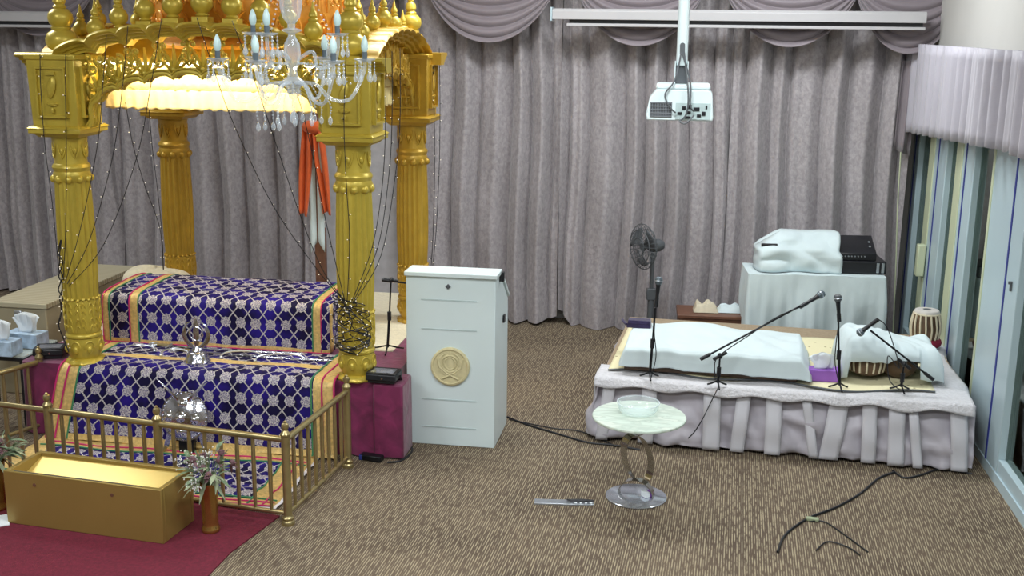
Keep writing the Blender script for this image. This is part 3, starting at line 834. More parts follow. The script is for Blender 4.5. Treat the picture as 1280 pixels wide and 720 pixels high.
# light strip hidden behind the front beam
tls = thing('light_strip', 'thin lit strip lamp behind the pierced front arch of the gold canopy', 'lamp', loc=PAL.w(WU/2, .085, 2.44), rz=PAL.yaw)
MB().box(-.75, .75, -.012, .012, 0, .02).build('housing', M['white'], tls)
for x in (-.68, -.5, -.33, -.15, .02, .2, .38, .55, .70):
    MB().lathe([(.004, -.012), (.014, -.01), (.014, 0)], 12).build('led_spot', M['lampon'], tls, loc=(x, 0, 0))

# ================================================================== PLATFORM WITH PLUM COVER
PX0, PX1, PY0, PY1 = -.42, 2.085, -.085, 2.35
plat = thing('platform', 'low raised platform under the gold canopy covered in plum velvet cloth', 'platform', loc=PAL.w(0, 0, 0), rz=PAL.yaw)
MB().box(PX0+.03, PX1-.03, PY0+.03, PY1-.03, 0, .485).build('deck', M['brown'], plat)
# cover: rounded rectangle skirt with folds + top
rp2 = rrect(PX0, PX1, PY0, PY1, .03, .02)
m = MB(); n = len(rp2); nz = 10; vs = []; fs = []
for j in range(nz+1):
    b = j/nz
    for i, (x, y, nx, ny) in enumerate(rp2):
        d = (1-b)*(.012*sin(i*.33)+.008*sin(i*.9+1)+.01)+.0*b
        vs.append((x+nx*d, y+ny*d, .01+b*.488))
for j in range(nz):
    for i in range(n): fs.append((j*n+i, j*n+(i+1) % n, (j+1)*n+(i+1) % n, (j+1)*n+i))
fs.append(tuple(nz*n+i for i in range(n)))
m.add(vs, fs); m.build('velvet_cover', M['purple'], plat, sharp=60)
MB().box(1.99, 2.19, -.105, .14, .006, .5015, tx=.97).build('draped_corner', M['purple'], plat, bevel=.014)
# cream sheet on the rear part of the platform (right side, behind the column)
o = MB().box(-.38, 1.93, .62, 2.33, .499, .503).build('floor_sheet', M['cushion'], loc=PAL.w(0, 0), rz=PAL.yaw, smooth=False)
tag(o, 'cream flat sheet on the plum platform behind the right front gold column', 'sheet')

# ================================================================== BED AND BROCADE CLOTHS
def piped(parent, line, name='piping', mat='pink', r=.006):
    MB().tube(line, r, 5).build(name, M[mat], parent, weld=False)
BX0, BX1, BY0, BY1, BT = -.10, 1.47, .47, 1.12, .83
bed = thing('low_bed', 'low wooden bed frame hidden under the blue medallion brocade, short square legs', 'bed', loc=PAL.w(0, 0, ZP), rz=PAL.yaw)
MB().box(BX0+.03, BX1-.03, BY0+.04, BY1-.03, .12, .33).build('frame', M['brown'], bed)
for x in (BX0+.06, BX1-.06):
    for y in (BY0+.08, BY1-.08): MB().box(x-.03, x+.03, y-.03, y+.03, 0, .13).build('leg', M['brown'], bed)
def sweep_cloth(name, prof, u0, u1, mats, uvoff, segs, matsel, sag=0, parent=None, loc=None, wob=.006, seed=0, hem=None, skew=None):
    """prof = [(v,z)] polyline (smoothed), u along"""
    P = smoothline([(0, v, z) for v, z in prof], segs)
    ln = [0]
    for a, b in zip(P, P[1:]): ln.append(ln[-1]+(b-a).length)
    nu = int((u1-u0)/.02); nv = len(P)-1; tot = ln[-1]
    def fn(a, b):
        k = min(int(round(b*nv)), nv); p = P[k]; u = u0+a*(u1-u0)
        w_ = wob*(sin(u*17+seed)+.6*sin(u*29+k*.3))*min(1, k/ max(1, nv*.3))
        q = skew(u, p.y, p.z) if skew else (u, p.y, p.z)
        return (q[0], q[1]-abs(w_), q[2]+wob*.5*sin(u*11+k*.4))
    o = MB().grid(fn, nu, nv, lambda a, b: (u0+a*(u1-u0)+uvoff[0], ln[min(int(round(b*nv)), nv)]+uvoff[1]), lambda a, b: matsel(u0+a*(u1-u0), ln[min(int(b*nv), nv)], tot)).build(name, mats, parent, loc=loc or PAL.w(0, 0, 0), rz=PAL.yaw, sharp=180, solid=.008)
    return o, P, ln
BM = [M['brocade'], M['goldborder'], M['lining']]
# upper cloth over the bed: from back edge over the top and down the front
prof = [(1.17, .56), (1.165, .76), (1.12, .845), (1.02, .868), (.90, .872), (.75, .868), (.58, .862), (.485, .845), (.455, .80), (.45, .69), (.447, .57), (.445, .515)]
def sel(u, l, tot):
    if tot-l < .035: return 1
    if u < -.055 or .095 < u < .16 or 1.42 < u < 1.48: return 1
    return 0
upper, P, ln = sweep_cloth('brocade_bed_cover', prof, -.105, 1.54, BM, (.01, .03), 5, sel, seed=1)
tag(upper, 'dark blue brocade cover with silver medallions and gold border draped over the raised bed', 'brocade cloth')
for u, mt in ((.16, 'green'), (.095, 'pink'), (1.42, 'green'), (1.48, 'pink'), (-.055, 'green'), (-.105, 'pink')):
    piped(upper, [(u, p.y-.008, p.z+.006) for p in P], mat=mt, r=.005)
piped(upper, [(-.1+1.64*k/20, .436, .515) for k in range(21)], r=.005)
# sides of the bed cover
for (u, nm) in ((BX0-.006, 'side_drop'), (1.535, 'side_drop')):
    m = MB()
    m.grid(lambda a, b: (u+.006*sin(a*20)+.004*sin(b*9), .46+a*.70, .515+b*.335), 30, 6, lambda a, b: (a*.70, b*.33), lambda a, b: 1 if a < .06 else 0)
    m.build(nm, BM, upper, sharp=180, solid=.006)
# lower cloth: flat strip on the platform and drape over the front edge
prof = [(.43, .510), (.30, .511), (.16, .513), (.03, .514), (-.06, .512), (-.115, .49), (-.135, .42), (-.15, .30), (-.165, .17), (-.175, .06), (-.19, .018)]
def sel2(u, l, tot):
    if tot-l < .05: return 1
    if u < .03 or u > 1.60: return 1
    if .26 < l < .33: return 1
    return 0
def skew(u, v, z):
    f = max(0, min(1, (.5-z)/.45)); c = .8
    fl = .10*f*(-1 if u < .8 else .2)*min(1, abs(u-c)/.85)
    return (u+fl, v, z)
lower, P, ln = sweep_cloth('brocade_drape', prof, -.11, 1.75, BM, (0, .05), 6, sel2, seed=4, skew=skew)
tag(lower, 'dark blue brocade drape with silver medallions falling down the platform front to the floor', 'brocade cloth')
for u, mt in ((.03, 'green'), (-.045, 'pink'), (-.11, 'pink'), (1.60, 'green'), (1.67, 'pink'), (1.75, 'pink')):
    piped(lower, [(skew(u, p.y, p.z)[0], p.y-.012, p.z+.006) for p in P], mat=mt, r=.006)
# floor cloth in front, inside the railing (quad given by corners, local canopy coords)
cA, cB, cC, cD = Vector((-.24, -.86, .012)), Vector((1.68, -1.03, .012)), Vector((1.66, -.18, .012)), Vector((-.24, -.17, .012))
def fq(a, b):
    p = (cA*(1-a)+cB*a)*(1-b)+(cD*(1-a)+cC*a)*b
    return (p.x, p.y, .014+.006*sin(p.x*9+p.y*14)+.006*sin(p.y*30))
def selq(a, b):
    if b < .045 or a > .99: return 2
    if b < .17 or a > .90 or a < .08 or b > .80: return 1
    return 0
fl = MB().grid(fq, 90, 44, lambda a, b: (a*1.92, b*.85), selq).build('brocade_floor_cloth', BM, None, loc=PAL.w(0, 0), rz=PAL.yaw, sharp=180)
tag(fl, 'flat blue silver brocade with wide gold border on the floor behind the brass railing', 'brocade cloth')
for b_, mt in ((.17, 'green'), (.12, 'pink'), (.045, 'pink'), (.80, 'green'), (.9, 'pink')):
    piped(fl, [Vector(fq(.03+.95*k/30, b_))+Vector((0, 0, .004)) for k in range(31)], mat=mt, r=.005)
for a_, mt in ((.90, 'green'), (.95, 'pink')):
    piped(fl, [Vector(fq(a_, .05+.9*k/20))+Vector((0, 0, .004)) for k in range(21)], mat=mt, r=.005)

# cream cushion behind the bed
m = MB()
def cu(a, b):
    t = 2*PI*a; q = -PI/2+PI*b
    sg = lambda x, e: math.copysign(abs(x)**e, x)
    return (.27*sg(cos(q), .7)*sg(cos(t), .85)+.0, .14*sg(cos(q), .7)*sg(sin(t), .85), .10+.095*sg(sin(q), .9)*(1-.12*(cos(t)))+.006*sin(t*5))
m.grid(cu, 40, 20)
c_ = PAL.l(at_pl(205, 350, PAL.w(0, 1.6), PAL.n))
o = m.build('cushion', M['cushion'], loc=PAL.w(c_.x, 1.62, .80), rz=PAL.yaw, sharp=180, solid=.002)
o.location = PAL.w(-.13, 1.33, .66); tag(o, 'soft cream fleecy cushion behind the left back corner of the blue draped bed', 'cushion')
st = MB().box(-.20, .20, -.12, .12, 0, .155).build('stool', M['brown'], loc=PAL.w(-.13, 1.33, .504), rz=PAL.yaw, bevel=.01); tag(st, 'low brown stand under the cream cushion behind the bed', 'stand')

# ================================================================== SILVER ITEMS
# small khanda emblem on a dome base
kh = thing('khanda_stand', 'small polished silver khanda emblem on a round domed base in front of the bed', 'emblem', loc=PAL.w(.757, .06, .520), rz=PAL.yaw)
MB().lathe([(.085, 0), (.086, .01), (.078, .018), (.072, .04), (.062, .065), (.05, .075), (.03, .08), (.02, .095), (.012, .11)], 40).build('dome_base', M['silver'], kh)
m = MB()
def blade(m, pts, w0, th=.006, flat=True):
    n = len(pts); vs = []; fs = []
    for i, (x, z) in enumerate(pts):
        a = Vector(pts[min(i+1, n-1)])-Vector(pts[max(i-1, 0)]); a.normalize(); nx, nz = -a.y, a.x
        q = i/(n-1); w = w0(q)
        vs += [(x+nx*w, 0, z+nz*w), (x, -th, z), (x-nx*w, 0, z-nz*w), (x, th, z)]
    for i in range(n-1):
        for k in range(4): fs.append((i*4+k, i*4+(k+1) % 4, (i+1)*4+(k+1) % 4, (i+1)*4+k))
    fs.append((0, 1, 2, 3)); fs.append(tuple((n-1)*4+k for k in (3, 2, 1, 0)))
    m.add(vs, fs)
def khanda(m, s=1, z0=0):
    blade(m, [(0, z0+.0), (0, z0+.05*s), (0, z0+.12*s), (0, z0+.18*s), (0, z0+.22*s)], lambda q: s*(.006 if q < .2 else .010+.012*sin(PI*min(1, q*1.05))*(1 if q < .95 else 0)), .006*s)
    pts = [(.048*s*cos(a), z0+.115*s+.048*s*sin(a)) for a in [2*PI*i/24 for i in range(24)]]
    m.tube([(x, 0, z) for x, z in pts], .006*s, 6, closed=True)
    for sg in (-1, 1):
        pts = []
        for k in range(14):
            q = k/13; a = -PI/2+q*PI*.86
            pts.append((sg*(.10*s*cos(a)*1.0-.03*s*(1-q)), z0+.105*s+.10*s*sin(a)))
        blade(m, pts, lambda q: s*(.005+.012*sin(PI*q**.8)), .005*s)
        m.tube([(sg*-.03*s, 0, z0+.0*s), (sg*.0, 0, z0+.01*s)], .006*s, 6)
khanda(m, .95, .085); m.build('khanda', M['silver'], kh, weld=False)
# round shield with crossed swords, leaning on the drape
sh = thing('shield', 'round silver shield with raised bosses and two crossed curved swords against the blue drape', 'shield', loc=PAL.w(.80, -.27, .06), rz=PAL.yaw)
R = Matrix.Translation((0, 0, .2)) @ Matrix.Rotation(math.radians(78), 4, 'X')
m = MB(); m.lathe([(.0, .045), (.04, .043), (.09, .030), (.13, .010), (.150, -.005), (.158, -.004), (.158, -.014), (.145, -.018), (.0, .02)], 48, M=R, caps=False)
for i in range(32): m.ell(R @ Vector((.148*cos(2*PI*i/32), .148*sin(2*PI*i/32), .0)), .007, .007, .007, 6, 4)
m.build('disc', M['silver'], sh, weld=False)
for (x, y) in ((0, .085), (-.085, 0), (.085, -.01), (.0, -.09), (.0, .0)):
    mm = MB(); mm.lathe([(.032, 0), (.034, .008), (.026, .012), (.018, .02), (.006, .026), (0, .027)], 24, M=R @ Matrix.Translation((x, y, .024 if (x or y) else .042))); mm.build('boss', M['chrome'], sh)
for sg in (-1, 1):
    m = MB(); pts = [(sg*(-.13+.30*q-.06*sin(PI*q)), -.01+.45*q) for q in [k/12 for k in range(13)]]
    blade(m, pts, lambda q: .014*(1-q**3)+.003, .004)
    o = m.build('sword', M['silver'], sh, loc=(0, .0, .0)); 
    m = MB(); m.tube([(sg*-.13, 0, -.01), (sg*-.15, -.01, -.04)], .012, 8); m.build('hilt', M['brass'], o)
MB().box(-.05, .05, .01, .05, -.045, .03).build('rest', M['blackm'], sh)
# swords laid on the cloth strip before the bed
for i, (u, v, L, lab) in enumerate(((.42, .37, .95, 'long silver sheathed sword lying nearest the bed front, left end behind the khanda emblem'),
                               (.62, .28, 1.0, 'long silver sheathed sword lying on the gold strip, second from the bed'))):
    t = thing('sword', lab, 'sword', loc=PAL.w(u, v, .527), rz=PAL.yaw-.03*i)
    m = MB(); m.tube([(L*q, -.02*sin(PI*q), 0) for q in [k/12 for k in range(13)]], [.012-.005*k/12 for k in range(13)], 8, flat=.6); m.build('scabbard', M['silver'], t, weld=False)
    m = MB(); m.tube([(-.01, 0, 0), (-.12, 0, .005)], .011, 8); m.build('grip', M['brass'], t)
    m = MB(); m.tube([(-.01, .05, 0), (-.01, -.05, 0)], .006, 6); m.tube([(-.125+.03*cos(a), .028*sin(a), .004) for a in [2*PI*k/12 for k in range(12)]], .006, 6, closed=True); m.build('guard', M['steel'], t, weld=False)
for i, (u, v, w) in enumerate(((.28, .20, .10), (1.0, .20, .13), (1.28, .18, .16), (.55, .16, .09))):
    pts = [(w*cos(a), .01*sin(3*a), .045*sin(a)*1.0) for a in [PI*k/12 for k in range(13)]]
    m = MB(); m.tube(pts, .006, 6)
    m.ell((w, 0, 0), .012, .012, .01); m.ell((-w, 0, 0), .012, .012, .01)
    o = m.build('steel_bow', M['steel'], loc=PAL.w(u, v, .529), rz=PAL.yaw+.25, weld=False)
    tag(o, ['small curved steel bow on the gold strip at the left, left of the khanda emblem', 'curved steel bow on the gold strip right of the khanda emblem', 'widest curved steel bow on the gold strip, nearest the right front column', 'small curved steel bow directly left behind the khanda emblem'][i], 'steel bow', 'curved steel pieces on the strip')

# ================================================================== BRASS RAILING
FO = Vector((1.80, -1.14)); FD = Vector((-1.51, .20)).normalized()
def fpt(s): return FO+FD*s
rail = thing('brass_railing', 'low polished brass railing with turned posts and spindles around the brocade floor cloth', 'railing', loc=PAL.w(0, 0, 0), rz=PAL.yaw)
BR = M['brass']
def post_mesh():
    m = MB(); m.lathe([(.036, 0), (.038, .012), (.036, .022), (.03, .028), (.034, .034), (.034, .044), (.026, .052), (.024, .06), (.024, .515), (.028, .52), (.028, .53), (.02, .54), (.012, .55), (.018, .558), (.021, .57), (.018, .585), (.008, .592), (.010, .598), (0, .606)], 24); return m
pts_front = [(0, 0), (.80, 0), (1.53, 0), (2.43, 0)]
posts_uv = [fpt(s) for s, _ in pts_front]
backR = Vector((1.875, -.27)); backL = Vector((-.30, -.06))
frontL = posts_uv[-1]
p0 = post_mesh().build('post', BR, rail, loc=(*posts_uv[0], 0))
for q in posts_uv[1:]+[backR, backL]:
    c = p0.copy(); COL.objects.link(c); c.location = (q.x, q.y, 0)
sp = MB().lathe([(.009, .07), (.010, .10), (.0115, .2), (.0125, .3), (.0115, .4), (.010, .49)], 12).build('spindle', BR, rail); usedsp = False
def run(a, b, n):
    global usedsp
    d = b-a
    for z, r, nm in ((.495, .018, 'top_rail'), (.065, .013, 'bottom_rail')):
        MB().tube([(a.x+d.x*k/4, a.y+d.y*k/4, z) for k in range(5)], r, 12).build(nm, BR, rail, weld=False)
    for i in range(1, n+1):
        q = a+d*i/(n+1)
        o = sp if not usedsp else sp.copy()
        if usedsp: COL.objects.link(o)
        usedsp = True; o.location = (q.x, q.y, 0)
run(posts_uv[0], posts_uv[1], 7); run(posts_uv[1], posts_uv[2], 7); run(posts_uv[2], posts_uv[3], 8)
run(posts_uv[0], backR, 8); run(frontL, backL, 8)

# ================================================================== MAT, CASH BOX, VASES
mm = [PAL.l(at_z(*p)) for p in ((350, 646), (288, 692))]
poly = [(mm[0].x, mm[0].y), (mm[0].x-1.2, mm[0].y+.16), (-.9, -.80), (-.9, -2.3), (mm[1].x+.02*0-.02, -2.3), (mm[1].x, mm[1].y)]
o = MB().prism(poly, lambda a, d, b: (a, b, d), 0.0, .008).build('maroon_mat', M['red_mat'], loc=PAL.w(0, 0), rz=PAL.yaw, smooth=False)
tag(o, 'flat maroon mat under the mustard box and in front of the railing', 'mat')
bl, br_, bb = at_z(10, 655), at_z(205, 682), at_z(237, 655)
yb = math.atan2(br_.y-bl.y, br_.x-bl.x); LB = (br_-bl).length; DB = .315; HB = .305
bx = thing('offering_box', 'mustard yellow open top offering box with two small holes, on the maroon mat', 'box', loc=(bl.x, bl.y, .008), rz=yb)
m = MB(); t_ = .028
m.box(0, LB, 0, t_, 0, HB); m.build('front_panel', M['box_out'], bx, bevel=.003)
MB().box(0, LB, DB-t_, DB, 0, HB).build('back_panel', M['box_out'], bx, bevel=.003)
MB().box(0, t_, t_, DB-t_, 0, HB).build('side_panel', M['box_out'], bx, bevel=.003); MB().box(LB-t_, LB, t_, DB-t_, 0, HB).build('side_panel', M['box_out'], bx, bevel=.003)
m = MB(); m.add([(t_, t_, HB-.10), (LB-t_, t_, HB-.10), (LB-t_, DB-t_, HB-.02), (t_, DB-t_, HB-.02), (t_, t_, 0), (LB-t_, t_, 0), (LB-t_, DB-t_, 0), (t_, DB-t_, 0)], [(0, 1, 2, 3), (4, 7, 6, 5), (0, 4, 5, 1), (1, 5, 6, 2), (2, 6, 7, 3), (3, 7, 4, 0)]); m.build('sloping_insert', M['box_gold'], bx, smooth=False)
m = MB(); m.box(.04, LB-.10, .004, .008, HB+.0, HB+.001); 
for x in (.19, .66):
    MB().lathe([(.010, 0), (.010, .004)], 12, M=Matrix.Translation((x*LB/.95, .001, HB*.80)) @ Matrix.Rotation(PI/2, 4, 'X')).build('screw_hole', M['brown'], bx)
MB().box(.06, LB-.12, .012, .016, HB-.002, HB+.002).build('slot_line', M['dgrey'], bx)

def bouquet(t, z, seed, n=46, R=.17):
    r = random.Random(seed)
    stems = MB(); leaves = MB(); leaves2 = MB(); br = MB(); tiny = MB()
    def fl_leaf(m, p, d, L, w):
        d = d.normalized(); s_ = d.cross(Vector((0, 0, 1))); 
        if s_.length < .1: s_ = Vector((1, 0, 0))
        s_.normalize(); u_ = s_.cross(d)
        vs = []; K = 5
        for k in range(K+1):
            q = k/K; ww = w*sin(PI*min(.97, .1+q*.9)); c = p+d*L*q-Vector((0, 0, 1))*L*.35*q*q
            vs += [c-s_*ww, c+u_*.004-Vector((0, 0, .004)), c+s_*ww, c+Vector((0, 0, .003))]
        fs = []
        for k in range(K):
            for j in range(4): fs.append((k*4+j, k*4+(j+1) % 4, (k+1)*4+(j+1) % 4, (k+1)*4+j))
        m.add(vs, fs)
    for i in range(n):
        a = r.uniform(0, 2*PI); e_ = r.uniform(.1, 1.25); L = R*r.uniform(.55, 1.1)
        d = Vector((cos(a)*cos(e_), sin(a)*cos(e_), sin(e_)*1.1)); tip = Vector((0, 0, z))+d*L
        stems.tube([Vector((d.x*.01, d.y*.01, z-.05)), Vector((0, 0, z))+d*L*.5+Vector((0, 0, .01)), tip], .0022, 4)
        k = r.random()
        if k < .62:
            for j in range(3):
                dd = (d+Vector((r.uniform(-.8, .8), r.uniform(-.8, .8), r.uniform(-.7, .5))))
                fl_leaf(leaves if r.random() < .6 else leaves2, Vector((0, 0, z))+d*L*r.uniform(.5, .95), dd, r.uniform(.05, .10), r.uniform(.008, .015))
        elif k < .8:
            for j in range(26):
                q = tip+Vector((r.gauss(0, .02), r.gauss(0, .02), r.gauss(0, .02))); tiny.ell(q, .0042, .0042, .0042, 5, 3)
        elif k < .95:
            for j in range(12):
                dd = d*1.2+Vector((r.gauss(0, .6), r.gauss(0, .6), r.gauss(0, .6))); fl_leaf(br, tip-d*.03, dd, .045, .009)
            br.ell(tip-d*.02, .018, .018, .022, 8, 5)
    for j in range(6):
        a = 2*PI*j/6+.4; fl_leaf(leaves2, Vector((.03*cos(a), .03*sin(a), z+.01)), Vector((cos(a), sin(a), -.55)), .12, .012)
    stems.build('stem', M['leaf'], t, weld=False)['kind'] = 'stuff'; leaves.build('foliage', M['leaf'], t, weld=False, sharp=80)['kind'] = 'stuff'; leaves2.build('foliage', M['leaf2'], t, weld=False, sharp=80)['kind'] = 'stuff'
    br.build('flower_head', M['bract'], t, weld=False, sharp=80)['kind'] = 'stuff'; tiny.build('baby_breath', M['tinyflower'], t, weld=False)['kind'] = 'stuff'
v1 = at_z(262, 668)
vz = thing('flower_vase', 'tall gold bronze vase of sage leaves and white sprigs beside the mustard box', 'vase', loc=(v1.x, v1.y+.03, .008))
MB().lathe([(.046, 0), (.05, .006), (.05, .02), (.044, .03), (.042, .05), (.045, .15), (.05, .24), (.056, .285), (.052, .285), (.044, .2), (.04, .05), (0, .045)], 40).build('vase', M['vase'], vz)
bouquet(vz, .30, 5)
v2 = at_y(2, 558, 5.98)
vz2 = thing('flower_vase', 'vase of dark leaves and white sprigs cut off at the left picture edge', 'vase', loc=(v2.x-.05, 5.98, .008))
MB().lathe([(.046, 0), (.05, .006), (.05, .02), (.044, .03), (.042, .05), (.045, .15), (.05, .24), (.056, .285), (.052, .285), (.044, .2), (.04, .05), (0, .045)], 40).build('vase', M['vase'], vz2)
bouquet(vz2, .30, 11, 40, .15)
q = at_z(3, 652); o = MB().box(-.16, .03, -.09, .06, 0, .006).build('paper_sheet', M['paper'], loc=(q.x, q.y, .009), rz=.5); tag(o, 'white sheet on the maroon mat left of the mustard box', 'paper')

# ================================================================== LEFT SIDE: CHEST, SIDE TABLE, TISSUES
ch = thing('long_chest', 'long beige chest with ribbed top left of the gold canopy', 'chest', loc=PAL.w(-1.09, .66, 0), rz=PAL.yaw)
MB().box(0, .42, 0, 1.36, .0, .66).build('body', M['beige_fab'], ch, bevel=.008)
MB().box(-.015, .435, -.015, 1.375, .66, .70).build('lid', M['slat'], ch, bevel=.006)
MB().box(.18, .24, -.022, -.01, .60, .64).build('latch', M['steel'], ch, bevel=.003)
tb = thing('side_table', 'low glass topped side table with dark rim left of the plum platform', 'table', loc=PAL.w(-.98, .02, 0), rz=PAL.yaw)
MB().box(0, .52, 0, .42, .485, .50).build('glass_top', M['bowl'], tb, bevel=.004)
m = MB(); m.box(0, .52, 0, .02, .46, .484); m.box(0, .52, .40, .42, .46, .484); m.box(0, .02, .02, .40, .46, .484); m.box(.50, .52, .02, .40, .46, .484); m.build('rim', M['black'], tb, bevel=.003)
for x in (.02, .47):
    for y in (.02, .37): MB().box(x, x+.03, y, y+.03, 0, .46).build('leg', M['black'], tb)
def tissue_box(px, py, z, mat, label, s=1, rot=0.2, Y=None, dims=(.23, .12, .09), tis=1.0, grp=None):
    p = at_z(px, py, z)
    t = thing('tissue_box', label, 'tissue box', loc=(p.x, p.y, z), rz=rot, group=grp)
    a, b, c = [d*s for d in dims]
    MB().box(-a/2, a/2, -b/2, b/2, 0, c).build('carton', mat, t, bevel=.003)
    r = random.Random(int(px)); m = MB()
    for k in range(3):
        w = .07*s*tis; ox = r.uniform(-.02, .02)
        m.grid(lambda u, v: (ox+(u-.5)*w*(1+v*.8)+.01*sin(v*4+k), (k-1)*.012+.022*sin(u*5+k*2)*v*tis, c+v*.10*s*tis*(1-.45*abs(u-.55+.15*(k-1)))), 12, 8)
    m.build('tissue', M['paper'], t, sharp=180, solid=.0015)
    return t
tissue_box(34, 432, .505, M['tissuebox'], 'pale blue tissue box with white tissue on the glass side table, right one', rot=-.25, tis=1.25, s=1.12)
tissue_box(0, 442, .505, M['tissuebox'], 'pale tissue box with white tissue cut off at the left picture edge', rot=-.15, tis=1.25, s=1.12)

def floodlight(p, rot, label):
    t = thing('floodlight', label, 'floodlight', loc=p, rz=rot, group='floodlights at the platform corners')
    MB().box(-.10, .10, -.075, .075, .022, .065, tx=.97, ty=.95).build('housing', M['black'], t, bevel=.008)
    m = MB()
    for i in range(7): m.box(-.085, .085, -.066+i*.02, -.060+i*.02, .008, .024)
    m.build('heat_fins', M['black'], t)
    # recessed reflector: four sloping sides and led plate
    a, b = .074, .056; c, d = .02, .014
    m = MB(); m.add([(-a, -b, .071), (a, -b, .071), (a, b, .071), (-a, b, .071), (-c, -d, .066), (c, -d, .066), (c, d, .066), (-c, d, .066)], [(0, 1, 5, 4), (1, 2, 6, 5), (2, 3, 7, 6), (3, 0, 4, 7), (4, 5, 6, 7)])
    m.build('reflector', M['basesteel'], t, smooth=False)
    m = MB(); m.box(-.094, .094, -.07, -.05, .063, .072); m.box(-.094, .094, .055, .07, .063, .072); m.box(-.094, -.074, -.05, .055, .063, .072); m.box(.074, .094, -.05, .055, .063, .072); m.build('bezel', M['black'], t, bevel=.002)
    m = MB(); m.tube([(-.106, 0, .045), (-.108, .03, .012), (-.09, .055, .004), (.09, .055, .004), (.108, .03, .012), (.106, 0, .045)], .006, 6); m.build('bracket', M['blackm'], t, weld=False)
    MB().lathe([(.006, 0), (.006, .004)], 10, M=Matrix.Translation((.01, -.074, .04)) @ Matrix.Rotation(PI/2, 4, 'X')).build('screw', M['chrome'], t)
p = at_z(479, 480, .5); floodlight((p.x, p.y+.045, .503), -.2, 'black floodlight lying face up on the plum platform corner beside the white lectern')
p = at_z(64, 447, .5); floodlight((p.x-.01, p.y+.02, .503), .15, 'black floodlight lying face up left of the left front gold column')

# mic stand on platform
def mic_stand(base, h, boom, label, name='microphone_stand', clutch=None, foot=.09, cable=None, mic=True, tilt=None, group=None):
    """base world pt; h pole height; boom = (rear pt, mic end pt) relative to base; """
    t = thing(name, label, 'microphone stand', loc=base, group=group)
    top = Vector(tilt) if tilt else Vector((0, 0, h))
    MB().tube([(0, 0, .03), top*.55], .009, 10).build('lower_pole', M['blackm'], t, weld=False)
    MB().tube([top*.5, top], .006, 10).build('upper_pole', M['blackm'], t, weld=False)
    MB().tube([top*.5-Vector((0, 0, .03)), top*.5+Vector((0, 0, .03))], .014, 10).build('clutch', M['black'], t, weld=False)
    for k in range(3):
        a = 2*PI*k/3+.5
        MB().tube([(0, 0, .045), (foot*.6*cos(a), foot*.6*sin(a), .02), (foot*cos(a), foot*sin(a), .008)], .006, 6).build('foot', M['blackm'], t, weld=False)
    if boom:
        a, b = Vector(boom[0]), Vector(boom[1])
        MB().ell(top, .018, .022, .02).build('boom_joint', M['black'], t)
        MB().tube([a, b], .0065, 10).build('boom', M['blackm'], t, weld=False)
        d = (b-a).normalized()
        MB().tube([a, a+d*.07], .012, 10).build('counterweight', M['black'], t, weld=False)
        MB().tube([top-d*.05, top+d*.05], .011, 10).build('boom_clutch', M['black'], t, weld=False)
        end = b
    else: end = top; d = Vector((0, 0, 1))
    return t, end, d
def mic(t, tail, head, label=None):
    """a microphone is held by the stand clip"""
    tail, head = Vector(tail), Vector(head); d = (head-tail); L = d.length; d.normalize()
    q = Vector((0, 0, 1)).rotation_difference(d).to_matrix().to_4x4()
    mt = thing('microphone', label, 'microphone', loc=tail); q_ = q
    MB().lathe([(.008, 0), (.010, .005), (.011, L*.3), (.0145, L*.68), (.017, L*.72), (.017, L*.74)], 16, M=q).build('body', M['black'], mt)
    m = MB(); m.lathe([(.017, L*.74), (.024, L*.80), (.026, L*.88), (.022, L*.96), (.012, L), (0, L*1.01)], 16, M=q); m.build('grille', M['dgrey'] if label and 'grey' not in label else M['smoke'], mt)
    MB().lathe([(.0262, L*.84), (.0275, L*.86), (.0262, L*.88)], 16, M=q, caps=False).build('grille_band', M['steel'], mt)
    return mt
bp_ = at_z(500, 410, .5)
b0 = PAL.w(1.96, .62, .503)
pt = at_y(520, 357, b0.y+.02); pl_ = at_y(477, 347, b0.y-.05); jn = at_y(519, 400, b0.y)
base = at_z(513, 408, .503)
base = at_y(511, 398, b0.y); base.z = .505
topp = at_y(487, 350, b0.y)
topr = at_y(484, 393, b0.y)
st, e_, d_ = mic_stand((topr.x, b0.y, .503), 0, ((topp.x-topr.x-.05, -.02, topp.z-.503+.005), (.17, .04, topp.z-.503-.035)), 'short black microphone stand on the plum platform between the right front column and the lectern', tilt=(topp.x-topr.x+.01, 0, topp.z-.503), foot=.12)

# ================================================================== CHANDELIER
CC = Vector((-1.155, 6.02, 2.40))
chd = thing('chandelier', 'clear glass chandelier with frosted candle bulbs and crystal drops hanging before the gold arch', 'chandelier', loc=CC)
CR = M['crystal']
def part(m, name, mat, parent, **k): return m.build(name, mat, parent, weld=False, **k)
m = MB(); m.lathe([(0, -.09), (.02, -.08), (.035, -.05), (.03, -.03), (.055, -.01), (.06, .01), (.03, .03), (.022, .06), (.035, .10), (.045, .15), (.04, .20), (.02, .235), (.018, .25), (.05, .262), (.055, .27), (.02, .28), (.02, .30), (.045, .33), (.058, .38), (.06, .43), (.05, .48), (.028, .53), (.02, .56), (.035, .58), (.02, .60)], 24, mod=lambda t, z: 1-.06*abs(sin(4*t)))
part(m, 'stem', CR, chd)
MB().lathe([(.008, .60), (.008, 1.46)], 8).build('hanging_rod', M['steel'], chd)
MB().lathe([(.0, 1.40), (.03, 1.42), (.06, 1.46), (.06, 1.50)], 24).build('ceiling_rose', M['steel'], chd)
def drop(m, p, s=1):
    m.lathe([(0, -.055*s), (.010*s, -.045*s), (.014*s, -.03*s), (.009*s, -.012*s), (.003*s, 0)], 8, M=Matrix.Translation(p))
def beads(m, pts, r=.006, gap=.017):
    pts = smoothline(pts, 8); acc = 0
    for a, b in zip(pts, pts[1:]):
        acc += (b-a).length
        if acc >= gap: acc = 0; m.ell(b, r, r, r, 6, 4)
